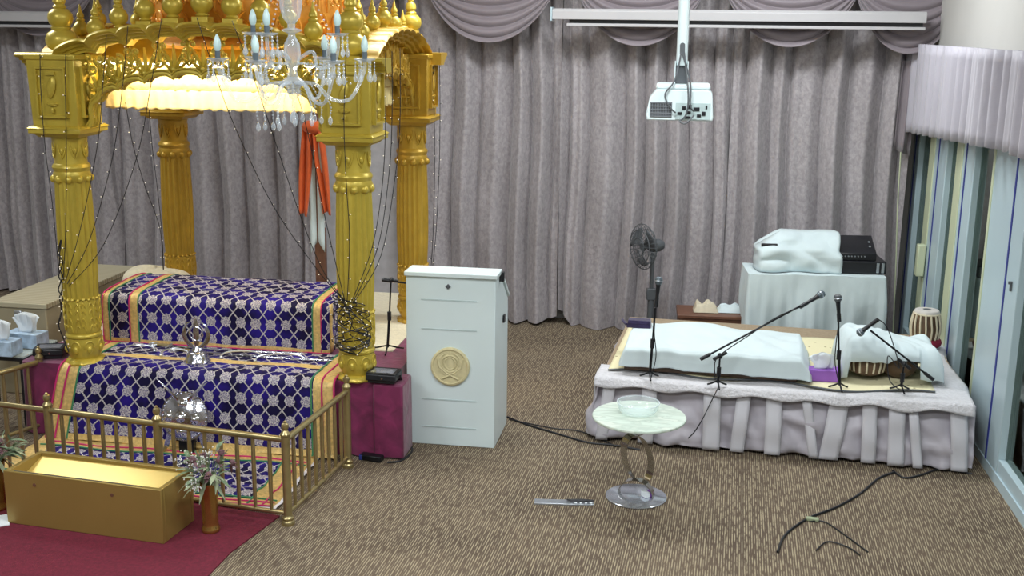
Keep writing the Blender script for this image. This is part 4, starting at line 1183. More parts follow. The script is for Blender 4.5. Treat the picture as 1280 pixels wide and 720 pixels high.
arm0 = None
def make_arm(r, zp, label=None):
    m = MB()
    pts = smoothline([(.03, 0, .0), (.12*r/.38, 0, -.03+.02), (.2*r/.38, 0, -.08+(zp-.12)*.3), (.3*r/.38, 0, -.075+(zp-.12)*.5), (r-.01, 0, zp-.06), (r, 0, zp)], 5)
    if zp > .2: pts = smoothline([(.03, 0, .12), (r*.45, 0, .16), (r*.55, 0, .08), (r*.9, 0, .10), (r, 0, .18), (r, 0, zp)], 5)
    m.tube(pts, .0095, 8); a = m.build('arm', CR, chd, weld=False)
    m = MB(); m.lathe([(.008, 0), (.03, .004), (.052, .014), (.056, .02), (.048, .016), (.02, .01), (.0, .01)], 20, M=Matrix.Translation((r, 0, zp)), mod=lambda t, z: 1+.05*cos(10*t)); part(m, 'drip_pan', M['crystal'], a)
    MB().lathe([(.013, .008), (.0135, .055)], 14, M=Matrix.Translation((r, 0, zp))).build('candle_sleeve', M['smoke'], a)
    MB().lathe([(.010, .055), (.017, .068), (.0195, .085), (.017, .105), (.010, .125), (.004, .137), (0, .14)], 16, M=Matrix.Translation((r, 0, zp))).build('candle_bulb', M['candle'], a)
    for k in range(6):
        t = 2*PI*k/6; x, y = r+.05*cos(t), .05*sin(t); m = MB()
        m.tube([(x, y, zp+.01), (x, y, zp-.06)], .0018, 4)
        beads(m, [(x, y, zp+.012), (x, y, zp-.05)], .0055, .012); drop(m, Vector((x, y, zp-.055)), .9)
        part(m, 'crystal_drop', CR, a)
    if zp < .2:
        m = MB(); beads(m, [(r, 0, zp), (r*.8, .02, zp-.11), (r*.55, .02, zp-.02), (.05, 0, .10)], .0055); part(m, 'bead_swag', CR, a)
    else:
        m = MB(); beads(m, [(r-.03, 0, zp+.01), (r*.5, 0, zp+.18), (.03, 0, .56)], .006); part(m, 'bead_rope', CR, a)
    return a
def spin(a, ang, first):
    o = a if first else copy_tree(a); o.rotation_euler = (0, 0, ang); return o
A = make_arm(.375, .105)
for k in range(6): spin(A, math.radians(15+60*k-2), k == 0) if k == 0 else spin(A, math.radians(15+60*k-2), False)
B = make_arm(.235, .235)
for k, a in enumerate((8, 128+30, 250)): spin(B, math.radians(a), k == 0)
r_ = random.Random(4)
for k in range(14):
    m = MB()
    t = 2*PI*k/14; rr = .11 if k % 2 else .19; x, y = rr*cos(t), rr*sin(t); L = .10+.06*r_.random()
    beads(m, [(x*.6, y*.6, -.0), (x, y, -.05-L*.5), (x, y, -.05-L)], .005, .013); drop(m, Vector((x, y, -.055-L)), .9); m.tube([(x*.6, y*.6, 0), (x, y, -.05-L*.5), (x, y, -.06-L)], .0018, 4)
    part(m, 'crystal_drop', CR, chd)
m = MB(); m.lathe([(0, -.215), (.018, -.205), (.024, -.185), (.018, -.163), (.004, -.145), (.003, -.09)], 10); part(m, 'pear_drop', CR, chd)

# ================================================================== FAIRY LIGHT STRINGS
bulb_me = None
def fairy(pts, label, every=.10, seed=0, r=.0026, group='fairy light strings on the gold canopy'):
    global bulb_me
    P = smoothline(pts, 7); rr = random.Random(seed)
    o = thing('fairy_light_string', label, 'string lights', loc=P[0], group=group)
    m = MB(); m.tube([p-P[0] for p in P], r, 5); m.build('wire', M['black'], o, weld=False)
    if bulb_me is None:
        b = MB(); b.tube([(0, 0, 0), (.010, 0, .004)], .0022, 5, mat=0); b.ell((.015, 0, .006), .0036, .0036, .0036, 6, 4, mat=1)
        tmp = b.build('fairy_bulb', [M['black'], M['fairy']], o, weld=False); bulb_me = tmp.data; tmp.location = P[1]-P[0]
    acc = 0; n = 0
    for a, b in zip(P, P[1:]):
        acc += (b-a).length
        if acc > every and n < 95:
            acc = 0; n += 1
            q = bpy.data.objects.new('fairy_bulb', bulb_me); COL.objects.link(q); q.parent = o; q.location = b-P[0]
            q.rotation_euler = (rr.uniform(-1, 1), rr.uniform(-1, 1), rr.uniform(0, 6.28))
    return o
def pv(px, py, v): return at_pl(px, py, PAL.w(0, v), PAL.n)
def ps(L): return [pv(*q) for q in L]
def over(L, v=-.186): return [(x, y, v if i < len(L)-2 else v+.03) for i, (x, y) in enumerate(L)]
FLs = 'left front gold column'
strings = [
 ([(50, 68), (51, 110), (56, 180), (66, 260), (74, 345)], -.185, 'leftmost fairy light string, from the left cornice end down the outer edge of the column'),
 ([(82, 68), (82, 120), (83, 200), (82, 290), (79, 350)], -.185, 'fairy light string running straight down the middle of the left front column'),
 ([(133, 44), (129, 100), (122, 180), (102, 280), (82, 352)], -.185, 'fairy light string from the first arch lobe, close right of the left front column'),
 ([(160, 32), (153, 110), (140, 200), (112, 300), (84, 355)], -.185, 'fairy light string from the second arch lobe to the knot on the left front column'),
 ([(202, 24), (188, 110), (170, 200), (130, 305), (86, 358)], -.185, 'fairy light string from the third arch lobe, widest slant to the left front column'),
 ([(246, 22), (265, 80), (290, 150), (340, 255), (395, 335), (430, 376)], -.185, 'fairy light string from the central arch lobe slanting right to the right front column'),
 ([(290, 26), (318, 100), (345, 180), (372, 260), (402, 335), (431, 376)], -.185, 'fairy light string behind the chandelier candles slanting to the right front column'),
 ([(335, 30), (372, 120), (392, 200), (408, 280), (431, 376)], -.185, 'fairy light string passing over the inner side of the right front capital'),
 ([(433, 64), (430, 150), (433, 230), (437, 300), (434, 376)], -.20, 'fairy light string straight down the face of the right front column'),
 ([(482, 66), (482, 150), (478, 230), (465, 310), (440, 376)], -.10, 'fairy light string hanging just right of the right front column, nearest it'),
 ([(490, 64), (490, 150), (486, 220), (472, 310), (441, 378)], -.04, 'fairy light string second right of the right front column'),
 ([(500, 60), (500, 150), (494, 220), (476, 320), (441, 380)], .04, 'fairy light string third right of the right front column'),
]
for i, (L, v, lb) in enumerate(strings):
    vv = [v]*len(L); vv[-1] = -.145; vv[-2] = (v-.145)/2 if v < -.1 else (v-.145)/2
    fairy([pv(x, y, q) for (x, y), q in zip(L, vv)], lb, seed=i)
for i, (L, v0, v1_, lb) in enumerate((
   ([(157, 128), (166, 180), (182, 235), (200, 286), (204, 340)], .16, DV-.16, 'fairy light string from the cloth frill slanting to the left back column, left one'),
   ([(186, 132), (190, 180), (196, 230), (202, 286), (205, 345)], .5, DV-.155, 'fairy light string from the cloth frill down to the left back column, right one'),
   ([(541, 70), (543, 150), (543, 230), (541, 300), (538, 345)], DV, DV-.0, 'fairy light string hanging right of the right back column'),
   ([(549, 60), (550, 130), (549, 210), (545, 290), (540, 340)], DV+.05, DV+.02, 'fairy light string at the far right edge of the gold canopy'))):
    n_ = len(L); fairy([pv(x, y, v0+(v1_-v0)*k/(n_-1)) for k, (x, y) in enumerate(L)], lb, seed=40+i)
# tangles round the columns
def tangle(cx, z0, z1, u, v, R, seed, label, turns=4, n=60, side=0):
    rr = random.Random(seed); pts = []
    for k in range(n):
        q = k/(n-1); a = -PI/2+side+rr.uniform(-1.0, 1.0); z = z0+(z1-z0)*(.5-.5*cos(q*turns*PI*2)) if turns > 1 else z0+(z1-z0)*q
        R_ = R+rr.uniform(.004, .03); pts.append(PAL.w(u+R_*cos(a), v+R_*sin(a), z+rr.uniform(-.03, .03)))
    return fairy(pts, label, every=.07, seed=seed, r=.0032)
tangle(0, .72, 1.0, WU, 0, .128, 3, 'dense tangle of fairy lights knotted round the lower right front column', 3, 46)
tangle(0, .74, 1.05, WU, 0, .126, 8, 'second dark tangle of fairy lights at the knot of the right front column', 2, 30)
# bundle down the left column
rr = random.Random(9)
for j in range(2):
    pts = [pv(76+rr.uniform(-3, 3), y, -.15+rr.uniform(-.015, .015)) for y in range(300, 412, 9)]+[pv(80, 425, -.15), pv(86, 440, -.155)]
    fairy(pts, ['thick bundle of fairy light wire hanging beside the left front column, outer strand', 'thick bundle of fairy light wire hanging beside the left front column, inner strand'][j], every=.05, seed=70+j, r=.004)

# ================================================================== ORANGE CLOTH ON POLE BEHIND
oq = at_y(399, 320, 9.6)
fp = thing('flag_stand', 'dark wooden pole with orange cloth and white cloth hanging behind the gold canopy', 'flag', loc=(oq.x, 9.6, 0), rz=-.19)
MB().lathe([(.12, 0), (.12, .03), (.03, .05), (.022, .08), (.022, 1.95), (.03, 1.97), (.0, 2.02)], 20).build('pole', M['brown'], fp)
MB().box(-.03, .06, -.02, .03, .2, 1.0).build('wood_post', M['brown'], fp, bevel=.004)
for (t0, t1, zb0) in ((-.05, -.115, 1.13), (.03, .10, 1.15)):
    m = MB(); m.grid(lambda a, b: (t1+(t0-t1)*b+(a-.5)*(.07+.03*sin(b*3)), -.05-.02*sin(a*9+b*2), zb0+(1.88-zb0)*b-.05*(1-b)*abs(a-.4)), 12, 20); m.build('orange_tail', M['orange'], fp, sharp=180, solid=.006)
MB().ell((-.01, -.045, 1.86), .10, .05, .06).build('orange_knot', M['orange'], fp)
m = MB(); m.grid(lambda a, b: ((a-.5)*(.12+.03*b)+.0, -.028-.012*sin(a*10), .78+.95*b+.1*sin(a*3)*(1-b)), 16, 14); m.build('white_cloth', M['white_cloth'], fp, sharp=180, solid=.005)

# ================================================================== LECTERN
lt = thing('lectern', 'white panelled lectern with sloping lid, lock and round tan emblem medallion', 'lectern', loc=LEC.o, rz=LEC.yaw)
LW, LD = .585, .50
zf, zb_ = 1.135, .90
m = MB()
sidepoly = [(0, 0), (LD, 0), (LD, .90), (.17, 1.135), (0, 1.135)]
m.prism(sidepoly, lambda a, d, b: (d, a, b), 0, LW); m.build('cabinet', M['white'], lt, bevel=.004)
m = MB(); m.prism([(-.02, 1.137), (.18, 1.137), (.18, 1.165), (-.02, 1.165)], lambda a, d, b: (d, a, b), -.008, LW+.012); m.build('top_ledge', M['white'], lt, bevel=.004)
m = MB(); m.prism([(.17, 1.155), (.19, 1.165), (LD+.02, .93), (LD+.02, .905)], lambda a, d, b: (d, a, b), -.006, LW+.008); m.build('sloping_lid', M['white'], lt, bevel=.003)
for z in (.98, .785, .31, .12):
    MB().box(.10, LW-.12, -.003, .001, z, z+.008).build('groove', basic('groove_%d' % int(z*100), (186, 202, 204), .5), lt)
R = Matrix.Translation((LW/2+.0, -.002, .545)) @ Matrix.Rotation(PI/2, 4, 'X')
md = MB(); md.lathe([(.128, -.004), (.128, .012), (.122, .017), (.114, .018), (.110, .012), (0, .013)], 64, M=R); md = md.build('medallion', M['tan_medal'], lt)
m = MB(); pts = [( .055*cos(a), .055*sin(a)) for a in [2*PI*i/32 for i in range(32)]]
m.tube([(LW/2+x, -.016, .565+z) for x, z in pts], .006, 6, closed=True)
blade2 = MB(); khanda(blade2, .80, 0)
m.add([(LW/2+p[0], -.017+p[1]*.8, .475+p[2]) for p in blade2.v], blade2.f)
for sg in (-1, 1):
    m.tube([(LW/2+sg*-.055, -.016, .462), (LW/2+sg*.02, -.018, .50), (LW/2+sg*.07, -.016, .54), (LW/2+sg*.085, -.016, .60)], .007, 6)
m.build('emblem', M['tan_medal'], md, weld=False)
m = MB(); m.lathe([(.018, 0), (.018, .006), (.012, .008)], 4, M=Matrix.Translation((LW/2-.015, -.001, 1.075)) @ Matrix.Rotation(PI/2, 4, 'X')); m.build('lock', M['dgrey'], lt)
MB().box(LW+.002, LW+.012, .28, .33, .78, .83).build('cable_clip', M['black'], lt)
MB().box(LW-.02, LW+.03, .14, .17, 1.09, 1.155).build('gooseneck_base', M['black'], lt, bevel=.004)
# adapter on the floor
q = at_z(470, 571); ad = thing('power_adapter', 'blue black power adapter with cable on the carpet before the plum platform corner', 'adapter', loc=(q.x-.02, q.y-.06, 0), rz=-.35)
MB().box(-.075, .075, -.03, .03, .001, .04).build('body', M['blackm'], ad, bevel=.008)
MB().box(-.077, -.05, -.031, .031, .002, .038).build('blue_end', M['gasket'], ad, bevel=.006)
def cable(pts, label, r=.006, mat='black', name='cable', grp=None):
    P = smoothline(pts, 8); o = MB().tube([p-P[0] for p in P], r, 6).build(name, M[mat], loc=P[0], weld=False); tag(o, label, 'cable', grp); return o
def fz(px, py, z=.008): return at_z(px, py, z)
cable([fz(484, 578), fz(500, 576), fz(512, 568), fz(515, 560), fz(508, 556)], 'thin black cable looping from the adapter to the lectern foot')
cable([fz(634, 521), fz(660, 531), fz(700, 543), fz(735, 553), fz(765, 556), fz(800, 562)], 'black cable running on the carpet from lectern to stage, front one')
cable([fz(636, 524), fz(690, 535), fz(720, 538), fz(745, 546), fz(770, 558)], 'thin black cable behind the front one, between lectern and stage', .004)

# ================================================================== COFFEE TABLE
tq = at_z(795, 621.5)
ct = thing('side_table', 'round marble topped table on twisted chrome ribbon loops and round chrome base', 'table', loc=tq, rz=0)
MB().lathe([(0, 0), (.150, 0), (.158, .004), (.158, .008), (.150, .012), (0, .014)], 64, M=Matrix.Scale(1.14, 4)).build('base', M['basesteel'], ct)
TR = .272
MB().lathe([(0, .492), (TR-.004, .492), (TR, .496), (TR, .505), (TR-.004, .509), (0, .509)], 80).build('table_top', M['marble'], ct)
def ribbon(parent, fn, w, name='ribbon_loop', n=48, th=.004, closed=False):
    """fn(q)->(centre, width direction)"""
    vs = []; fs = []
    for k in range(n+1):
        c, d = fn(k/n); c = Vector(c); d = Vector(d).normalized(); c2, _ = fn(min(1, k/n+.01)); c1, _ = fn(max(0, k/n-.01))
        t = (Vector(c2)-Vector(c1)).normalized(); nn_ = t.cross(d).normalized()*th/2
        vs += [c-d*w/2-nn_, c+d*w/2-nn_, c+d*w/2+nn_, c-d*w/2+nn_]
    for k in range(n):
        for j in range(4): fs.append((k*4+j, k*4+(j+1) % 4, (k+1)*4+(j+1) % 4, (k+1)*4+j))
    if not closed: fs += [(0, 1, 2, 3), (n*4+3, n*4+2, n*4+1, n*4)]
    m = MB(); m.add(vs, fs); return m.build(name, M['ribbon'], parent, weld=False)
def ell_loop(cx, cz, a, b, tilt, a0, a1, yaw=0):
    def fn(q):
        t = a0+(a1-a0)*q; x, z = a*cos(t), b*sin(t)
        X = x*cos(tilt)-z*sin(tilt); Z_ = x*sin(tilt)+z*cos(tilt)
        return ((cx+X)*cos(yaw), (cx+X)*sin(yaw), cz+Z_), (-sin(yaw), cos(yaw), 0)
    return fn
# central tilted loop, lower arch and upper cradle, like stacked rings
ribbon(ct, ell_loop(.0, .245, .085, .165, .42, 0, 2*PI, .55), .058, closed=True)
ribbon(ct, ell_loop(-.00, .012, .105, .10, 0, 0, PI, -.35), .05, 'lower_arch')
ribbon(ct, ell_loop(-.01, .492, .085, .10, 0, PI, 2*PI, -.4), .055, 'upper_cradle')
# solid block standing in for the ribbon's reflection on the base
o = MB().box(-.03, .03, -.022, .022, 0, .03).build('reflection_block', M['tissue_purple'], loc=tq+Vector((.065, -.02, .017)), rz=.5, bevel=.002)
tag(o, 'small purple and white block imitating a reflection on the chrome base of the round table', 'reflection_block')
MB().box(-.031, .0, -.023, .023, .001, .031).build('white_end', M['paper'], o)
# glass bowl
bq = at_z(797, 515, .509)
bw = thing('glass_bowl', 'shallow clear glass bowl on the round marble table', 'bowl', loc=(bq.x, bq.y-.02, .510))
MB().lathe([(0, .0), (.07, 0), (.10, .008), (.118, .03), (.124, .065), (.121, .065), (.114, .032), (.097, .013), (.068, .006), (0, .006)], 64).build('bowl', M['bowl'], bw)
MB().lathe([(.121, .063), (.125, .065), (.125, .069), (.121, .069)], 64, caps=False).build('rim', M['crystal'], bw)
# object on the carpet
fq1, fq2 = at_z(668, 628), at_z(742, 630)
d = (fq2-fq1); ya = math.atan2(d.y, d.x)
tr_ = thing('steel_strip', 'flat silver strip lying on the carpet left of the round table', 'metal strip', loc=fq1, rz=ya)
MB().box(0, d.length, -.032, .032, 0, .010).build('strip', M['steel'], tr_, bevel=.002)
kn = thing('black_clip', 'slim black handle with white dots lying on the silver strip on the carpet', 'handle', loc=fq1+Vector((d.length*.55, -.004, .0115)), rz=ya)
m = MB(); m.tube([(0, .012, .006), (.02, .0, .008), (.08, -.002, .010), (.155, .0, .008)], [.006, .010, .012, .008], 8, flat=.7); m.build('handle', M['black'], kn, weld=False)
for k in range(4):
    MB().lathe([(.0075, 0), (.0075, .004)], 10, M=Matrix.Translation((.05+.03*k, -.022, 0))).build('stud', M['paper'], kn)

# ================================================================== STAGE
sg_ = thing('low_stage', 'low wide stage with lilac satin skirt and pale plush cover beside the windows', 'stage', loc=STG.o, rz=STG.yaw)
SL, SD, SH = 2.40, 1.72, .425
MB().box(.07, SL-.0, .06, SD, 0, SH-.012).build('deck', M['brown'], sg_)
MB().box(.06, SL, .05, SD, SH-.012, SH).build('carpet_top', M['stagecarpet'], sg_, bevel=.006)
# skirt: front and left side, flared with random gathers
path = [(.0, SD, -1, 0), (.0, .02, -1, 0), (.02, .0, 0, -1), (SL+.03, .0, 0, -1)]
pp_ = []
for (ax, ay, anx, any_), (bx_, by_, *_r) in zip(path, path[1:]):
    L = math.hypot(bx_-ax, by_-ay); n_ = max(1, int(L/.012))
    for j in range(n_): pp_.append((ax+(bx_-ax)*j/n_, ay+(by_-ay)*j/n_, anx, any_))
pp_.append((SL+.03, 0, 0, -1))
import mathutils
def sk(a, b):
    i = min(int(round(a*(len(pp_)-1))), len(pp_)-1); x, y, nx, ny = pp_[i]
    ins = .06*b**1.5
    n1 = mathutils.noise.noise(Vector((i*.028, b*1.2, 3))); n2 = mathutils.noise.noise(Vector((i*.09, b*2.2, 7))); n3 = mathutils.noise.noise(Vector((i*.05+b*2, b*4.5, 11)))
    n4 = mathutils.noise.noise(Vector((i*.16+b*3, b*6, 21)))
    d = (1-b)*(.075*n1+.055*n2)+(.05*n3+.022*n4)*(1-b*b)+.02*(1-b)
    zz = .012+(SH-.02)*b+(.02*mathutils.noise.noise(Vector((i*.06, 0, 1)))+.01 if b < .01 else 0)
    return (x-nx*ins+nx*d, y-ny*ins+ny*d, zz)
MB().grid(sk, len(pp_)-1, 18).build('skirt', M['satin'], sg_, sharp=180, solid=.003)
# ribbons sewn at the top, hanging loose
def rib(px0, px1, w):
    a = STG.l(at_pl(px0, 500, STG.o, STG.n)).x; b = STG.l(at_pl(px1, 575, STG.o, STG.n)).x
    m = MB(); m.grid(lambda p, q: (b+(a-b)*q+(p-.5)*w, -.030-.030*(1-q)-.004*sin(p*PI)+.03*q**3+.008*sin(q*9+px0), .02+(SH-.045)*q), 4, 14)
    m.build('ribbon', M['satin_l'], sg_, sharp=180, solid=.002)
for a, b, w in ((762, 752, .08), (812, 806, .10), (890, 888, .11), (930, 920, .09), (968, 964, .10), (1008, 1016, .06), (1050, 1034, .12), (1088, 1084, .09), (1122, 1118, .10), (1142, 1146, .06), (1200, 1198, .10)): rib(a, b, w)
# plush cover strip along front edge and right end
def plush(a, b):
    u = .03+a*(SL-.02); n_ = mathutils.noise.noise(Vector((a*9, b*3, 2)))
    y = .30-.40*b if b < .75 else .0-.03*(b-.75)*4*.9
    z = SH+.012+.01*n_ if b < .75 else SH+.012-.05*(b-.75)*4-.01*n_-.012*sin(a*40)*((b-.75)*4)
    return (u, y-.012, z)
MB().grid(plush, 120, 16).build('plush_edge', M['fleece'], sg_, sharp=180, solid=.01)
def plush2(a, b):
    n_ = mathutils.noise.noise(Vector((a*5, b*5, 5)))
    return (SL-.42+.44*b+.02*sin(a*8), .24+a*1.3, SH+.014+.016*n_-(.03*max(0, (b-.9)*10)))
MB().grid(plush2, 50, 16).build('plush_end', M['fleece'], sg_, sharp=180, solid=.01)
# printed cream sheet
o = MB().grid(lambda a, b: (.10+a*2.10+.0*b, .13+.03*sin(a*7)+b*1.22+(.05*sin(a*15)*(1-b)), SH+.028+.004*sin(a*30)), 90, 30).build('printed_sheet', M['cream_sheet'], loc=STG.o, rz=STG.yaw, sharp=180, solid=.006)
tag(o, 'cream printed sheet spread on the stage under the white covered instrument', 'sheet')
bo = MB(); bo.tube([(.10+k/60*2.1, .125+.03*sin(k/60*7)+.05*sin(k/60*15), SH+.028) for k in range(61)], .006, 5); bo.build('dark_hem', M['dgrey'], o, weld=False)
z0s = SH+.036
# long covered instrument
c1 = STG.l(at_z(776, 462, z0s)); c2 = STG.l(at_z(1002, 476, z0s)); c3 = STG.l(at_z(790, 412, z0s+.1))
IN = thing('long_instrument_case', 'long dark low case under the white sheet, its edge showing at lower left', 'case', loc=STG.w(c1.x+.02, c1.y+.0, z0s), rz=STG.yaw)
LX = c2.x-c1.x-.05
MB().box(0, LX, .01, .58, 0, .10).build('case', M['drumwood'], IN, bevel=.006)
MB().box(.01, LX-.01, .22, .56, .10, .16).build('lid', M['drumwood'], IN, bevel=.01)
def cov(a, b):
    u = -.03+a*(LX+.09); k = b
    prof_ = [(-.03, .02), (-.026, .07), (-.016, .135), (.004, .152), (.10, .160), (.23, .176), (.40, .180), (.56, .176), (.61, .168), (.625, .06), (.63, .01)]
    f = k*(len(prof_)-1); i = min(int(f), len(prof_)-2); t = f-i
    y = prof_[i][0]*(1-t)+prof_[i+1][0]*t; z = prof_[i][1]*(1-t)+prof_[i+1][1]*t
    n_ = mathutils.noise.noise(Vector((u*4, y*4, 1)))*.010+abs(mathutils.noise.noise(Vector((u*5+y*5, y*3-u, 4))))*.022
    e = max(0, (a-.965)/.035); z -= e*(z-.01)*.9; u += e*.03
    e0 = max(0, (.03-a)/.03); z -= e0*(z-.02)*.75
    if k < .12: z += .02*sin(u*3+.5)*(1-a)*.5
    z += .035*math.exp(-((u-.45)/.18)**2)*math.exp(-((y-.55)/.16)**2)
    return (u, y-.006+n_*.3, max(.008, z+n_+.008))
o = MB().grid(cov, 110, 44).build('white_sheet', M['white_cloth'], loc=STG.w(c1.x+.02, c1.y, z0s), rz=STG.yaw, sharp=180, solid=.004)
tag(o, 'large white sheet draped over the long low instrument case on the stage', 'sheet')
q = at_z(798, 406, z0s+.19); m = MB()
m.box(-.085, .085, -.05, .05, -.006, .022, tx=.95, ty=.9); m.box(-.08, .082, -.046, .048, .0225, .046, tx=.93, ty=.88)
m.tube(smoothline([(-.085, -.02, .01), (-.10, .0, .012), (-.12, .04, .02), (-.125, .06, .02)], 5), .010, 8)
o = m.build('folded_cloth', M['navy'], loc=(q.x, q.y-.05, z0s+.197), rz=-.2, bevel=.008, weld=False); tag(o, 'small dark purple folded cloth on the left end of the white sheet', 'cloth')
tissue_box(1027, 474, z0s, M['tissue_purple'], 'bright purple tissue box with white tissue between the two white covered heaps on stage', rot=-.12, dims=(.22, .11, .075), tis=1.1)
# drums
def tabla(p, s, label, grp=None, mat='drumwood', h=.25, r0=.115, r1=.078, ring=True):
    t = thing('tabla_drum', label, 'drum', loc=p, group=grp)
    m = MB(); m.lathe([(r0*.55, .0), (r0*.92, .02), (r0, .06), (r0*.97, .12), (r1*1.1, h-.03), (r1, h)], 40); m.build('shell', M[mat], t)
    m = MB(); m.lathe([(0, h+.006), (r1*.35, h+.006), (r1*.98, h+.003), (r1*1.06, h-.004), (r1*1.08, h-.02), (r1, h-.03)], 40); m.build('drum_skin', M['skin_head'], t)
    MB().lathe([(0, h+.008), (r1*.3, h+.008), (r1*.36, h+.0065)], 24).build('black_spot', M['dgrey'], t)
    m = MB(); m.tube([((r1*1.07)*cos(a), (r1*1.07)*sin(a), h-.022) for a in [2*PI*k/32 for k in range(32)]], .007, 6, closed=True); m.build('braided_rim', M['lace'], t, weld=False)
    m = MB()
    for k in range(16):
        a = 2*PI*k/16
        pts = [((r1*1.09)*cos(a), (r1*1.09)*sin(a), h-.02), ((r1*1.1+.012)*cos(a+.05), (r1*1.1+.012)*sin(a+.05), h*.66), ((r0+.006)*cos(a+.1), (r0+.006)*sin(a+.1), .10), ((r0*.96)*cos(a+.1), (r0*.96)*sin(a+.1), .03)]
        m.tube(smoothline(pts, 4), .0068, 5)
    m.build('lacing', M['lace'], t, weld=False)
    if ring:
        m = MB(); m.tube([(r0*.9*cos(a), r0*.9*sin(a), -.0) for a in [2*PI*k/32 for k in range(32)]], .032, 10, closed=True); m.build('cushion_ring', M['maroon'], t, loc=(0, 0, .0), weld=False)
    return t
q = at_z(1158, 437, SH+.03)
tabla((q.x+.0, q.y+.06, SH+.075), 1, 'upright laced tabla drum on a maroon ring beside the window frame', h=.235, r0=.10, r1=.082)
qa = at_z(1088, 476, z0s); 
tabla((qa.x, qa.y+.10, z0s+.02), 1, 'laced wooden tabla drum half hidden under the white cloth, left one', h=.17, r0=.115, r1=.08, ring=False)
qb = at_z(1130, 478, z0s); bt_ = thing('bayan_drum', 'round brown metal bass drum half hidden under the white cloth, right of the laced drum', 'drum', loc=(qb.x, qb.y+.14, z0s))
MB().lathe([(.05, 0), (.10, .03), (.125, .08), (.12, .13), (.095, .165)], 40).build('bowl_shell', M['drumwood'], bt_)
MB().lathe([(.098, .16), (.10, .172), (.09, .178), (0, .18)], 40).build('drum_skin', M['skin_head'], bt_)
m = MB(); m.tube([(.103*cos(a), .103*sin(a), .165) for a in [2*PI*k/32 for k in range(32)]], .007, 6, closed=True); m.build('braided_rim', M['lace'], bt_, weld=False)
c4 = qa
def tc_(a, b):
    x = -.20+a*.66; y = .0+b*.42
    edge = min(1, max(0, (min(a, 1-a))/.12)); eb = min(1, (1-b)/.15); ef = min(1, b/.16)
    hump = .245+.03*sin(a*2.4*PI*.8+.4)-.05*max(0, a-.6)
    low = (.115+.03*a) if .07 < a < .76 else .015
    n_ = .01+mathutils.noise.noise(Vector((x*6, y*6, 9)))*.012+abs(mathutils.noise.noise(Vector((x*11+y*4, y*5, 4))))*.03
    z = hump*(math.sqrt(max(0, 1-(1-edge)**2)))*math.sqrt(max(0, 1-(1-eb)**2))
    zf_ = low+(hump-low)*math.sqrt(max(0, 1-(1-ef)**2))
    z = min(z, zf_) if edge > .9 else min(z, zf_)
    if b == 0: y -= .01
    return (x, y-.03*(1-ef), max(.012, z+n_))
o = MB().grid(tc_, 60, 44).build('white_cloth_cover', M['white_cloth'], loc=(c4.x, c4.y, z0s), rz=-.12, sharp=180, solid=.004)
tag(o, 'rumpled white cloth thrown over the two drums at the right of the stage', 'cloth')

# microphone stands on the stage
def stage_stand(bx, by, tx, ty, label, boom=None, mhead=None, mtail=None, mlabel='', cablepts=None, clabel=''):
    b = at_z(bx, by, SH+.03)
    T_ = at_y(tx, ty, b.y+.0)
    rel = T_-b
    bm_ = None
    if boom:
        a = at_y(boom[0], boom[1], b.y+boom[4])-b; c = at_y(boom[2], boom[3], b.y+boom[5])-b; bm_ = (a, c)
    t, e, d = mic_stand(b, 0, bm_, label, tilt=rel, foot=.07)
    if mhead:
        h = at_y(mhead[0], mhead[1], b.y+mhead[2]); tl = at_y(mtail[0], mtail[1], b.y+mtail[2]); mic(t, tl, h, mlabel)
        MB().tube([tl-b, (tl-b)*.7+(h-b)*.3], .0135, 10).build('mic_clip', M['black'], t, weld=False)
    if cablepts:
        cable([at_y(x, y, b.y+o_) for x, y, o_ in cablepts], clabel, .0035)
    return b
stage_stand(812, 473, 819, 385, 'upright black microphone stand at the left front of the white covered case',
   mhead=(824, 346, .03), mtail=(820, 384, .0), mlabel='silver headed grey microphone on the leftmost stage stand', cablepts=[(820, 384, -.02), (818, 415, -.01), (820, 445, .0), (814, 472, -.01)], clabel='thin cable hanging along the leftmost stage microphone stand')
stage_stand(897, 484, 900, 445, 'black boom microphone stand reaching right over the white covered case', boom=(876, 449, 1003, 381, -.06, .25),
   mhead=(1030, 366, .32), mtail=(1000, 384, .24), mlabel='grey headed microphone at the end of the long boom over the white sheet', cablepts=[(1000, 384, .24), (970, 397, .15), (935, 420, .05), (905, 440, -.03), (894, 452, -.03), (894, 475, -.03)], clabel='thin black cable drooping under the long boom')
stage_stand(1049, 487, 1048, 400, 'upright black microphone stand right of the purple tissue box',
   mhead=(1047, 368, .02), mtail=(1049, 402, .0), mlabel='black microphone on the upright stand beside the purple tissue box', cablepts=[(1049, 400, -.02), (1045, 430, -.02), (1044, 455, -.02), (1049, 480, -.02)], clabel='thin cable looped beside the upright stand near the purple box')
stage_stand(1126, 489, 1130, 455, 'black boom microphone stand leaning over the white cloth covered drums', boom=(1167, 475, 1088, 413, -.06, .06),
   mhead=(1072, 418, .10), mtail=(1098, 399, .06), mlabel='short microphone with grey grille above the white covered drums', cablepts=[(1098, 399, .05), (1108, 408, .04), (1117, 432, .0), (1124, 460, -.03), (1110, 445, -.05), (1112, 475, -.03), (1126, 488, -.02)], clabel='thin cable looping from the short microphone to the rightmost stand')
cable([at_z(897, 486, .46), at_y(890, 500, 7.03), at_y(878, 524, 6.95), at_y(868, 540, 6.93), at_y(860, 548, 6.93)], 'black cable falling over the skirt below the long boom stand', .004)

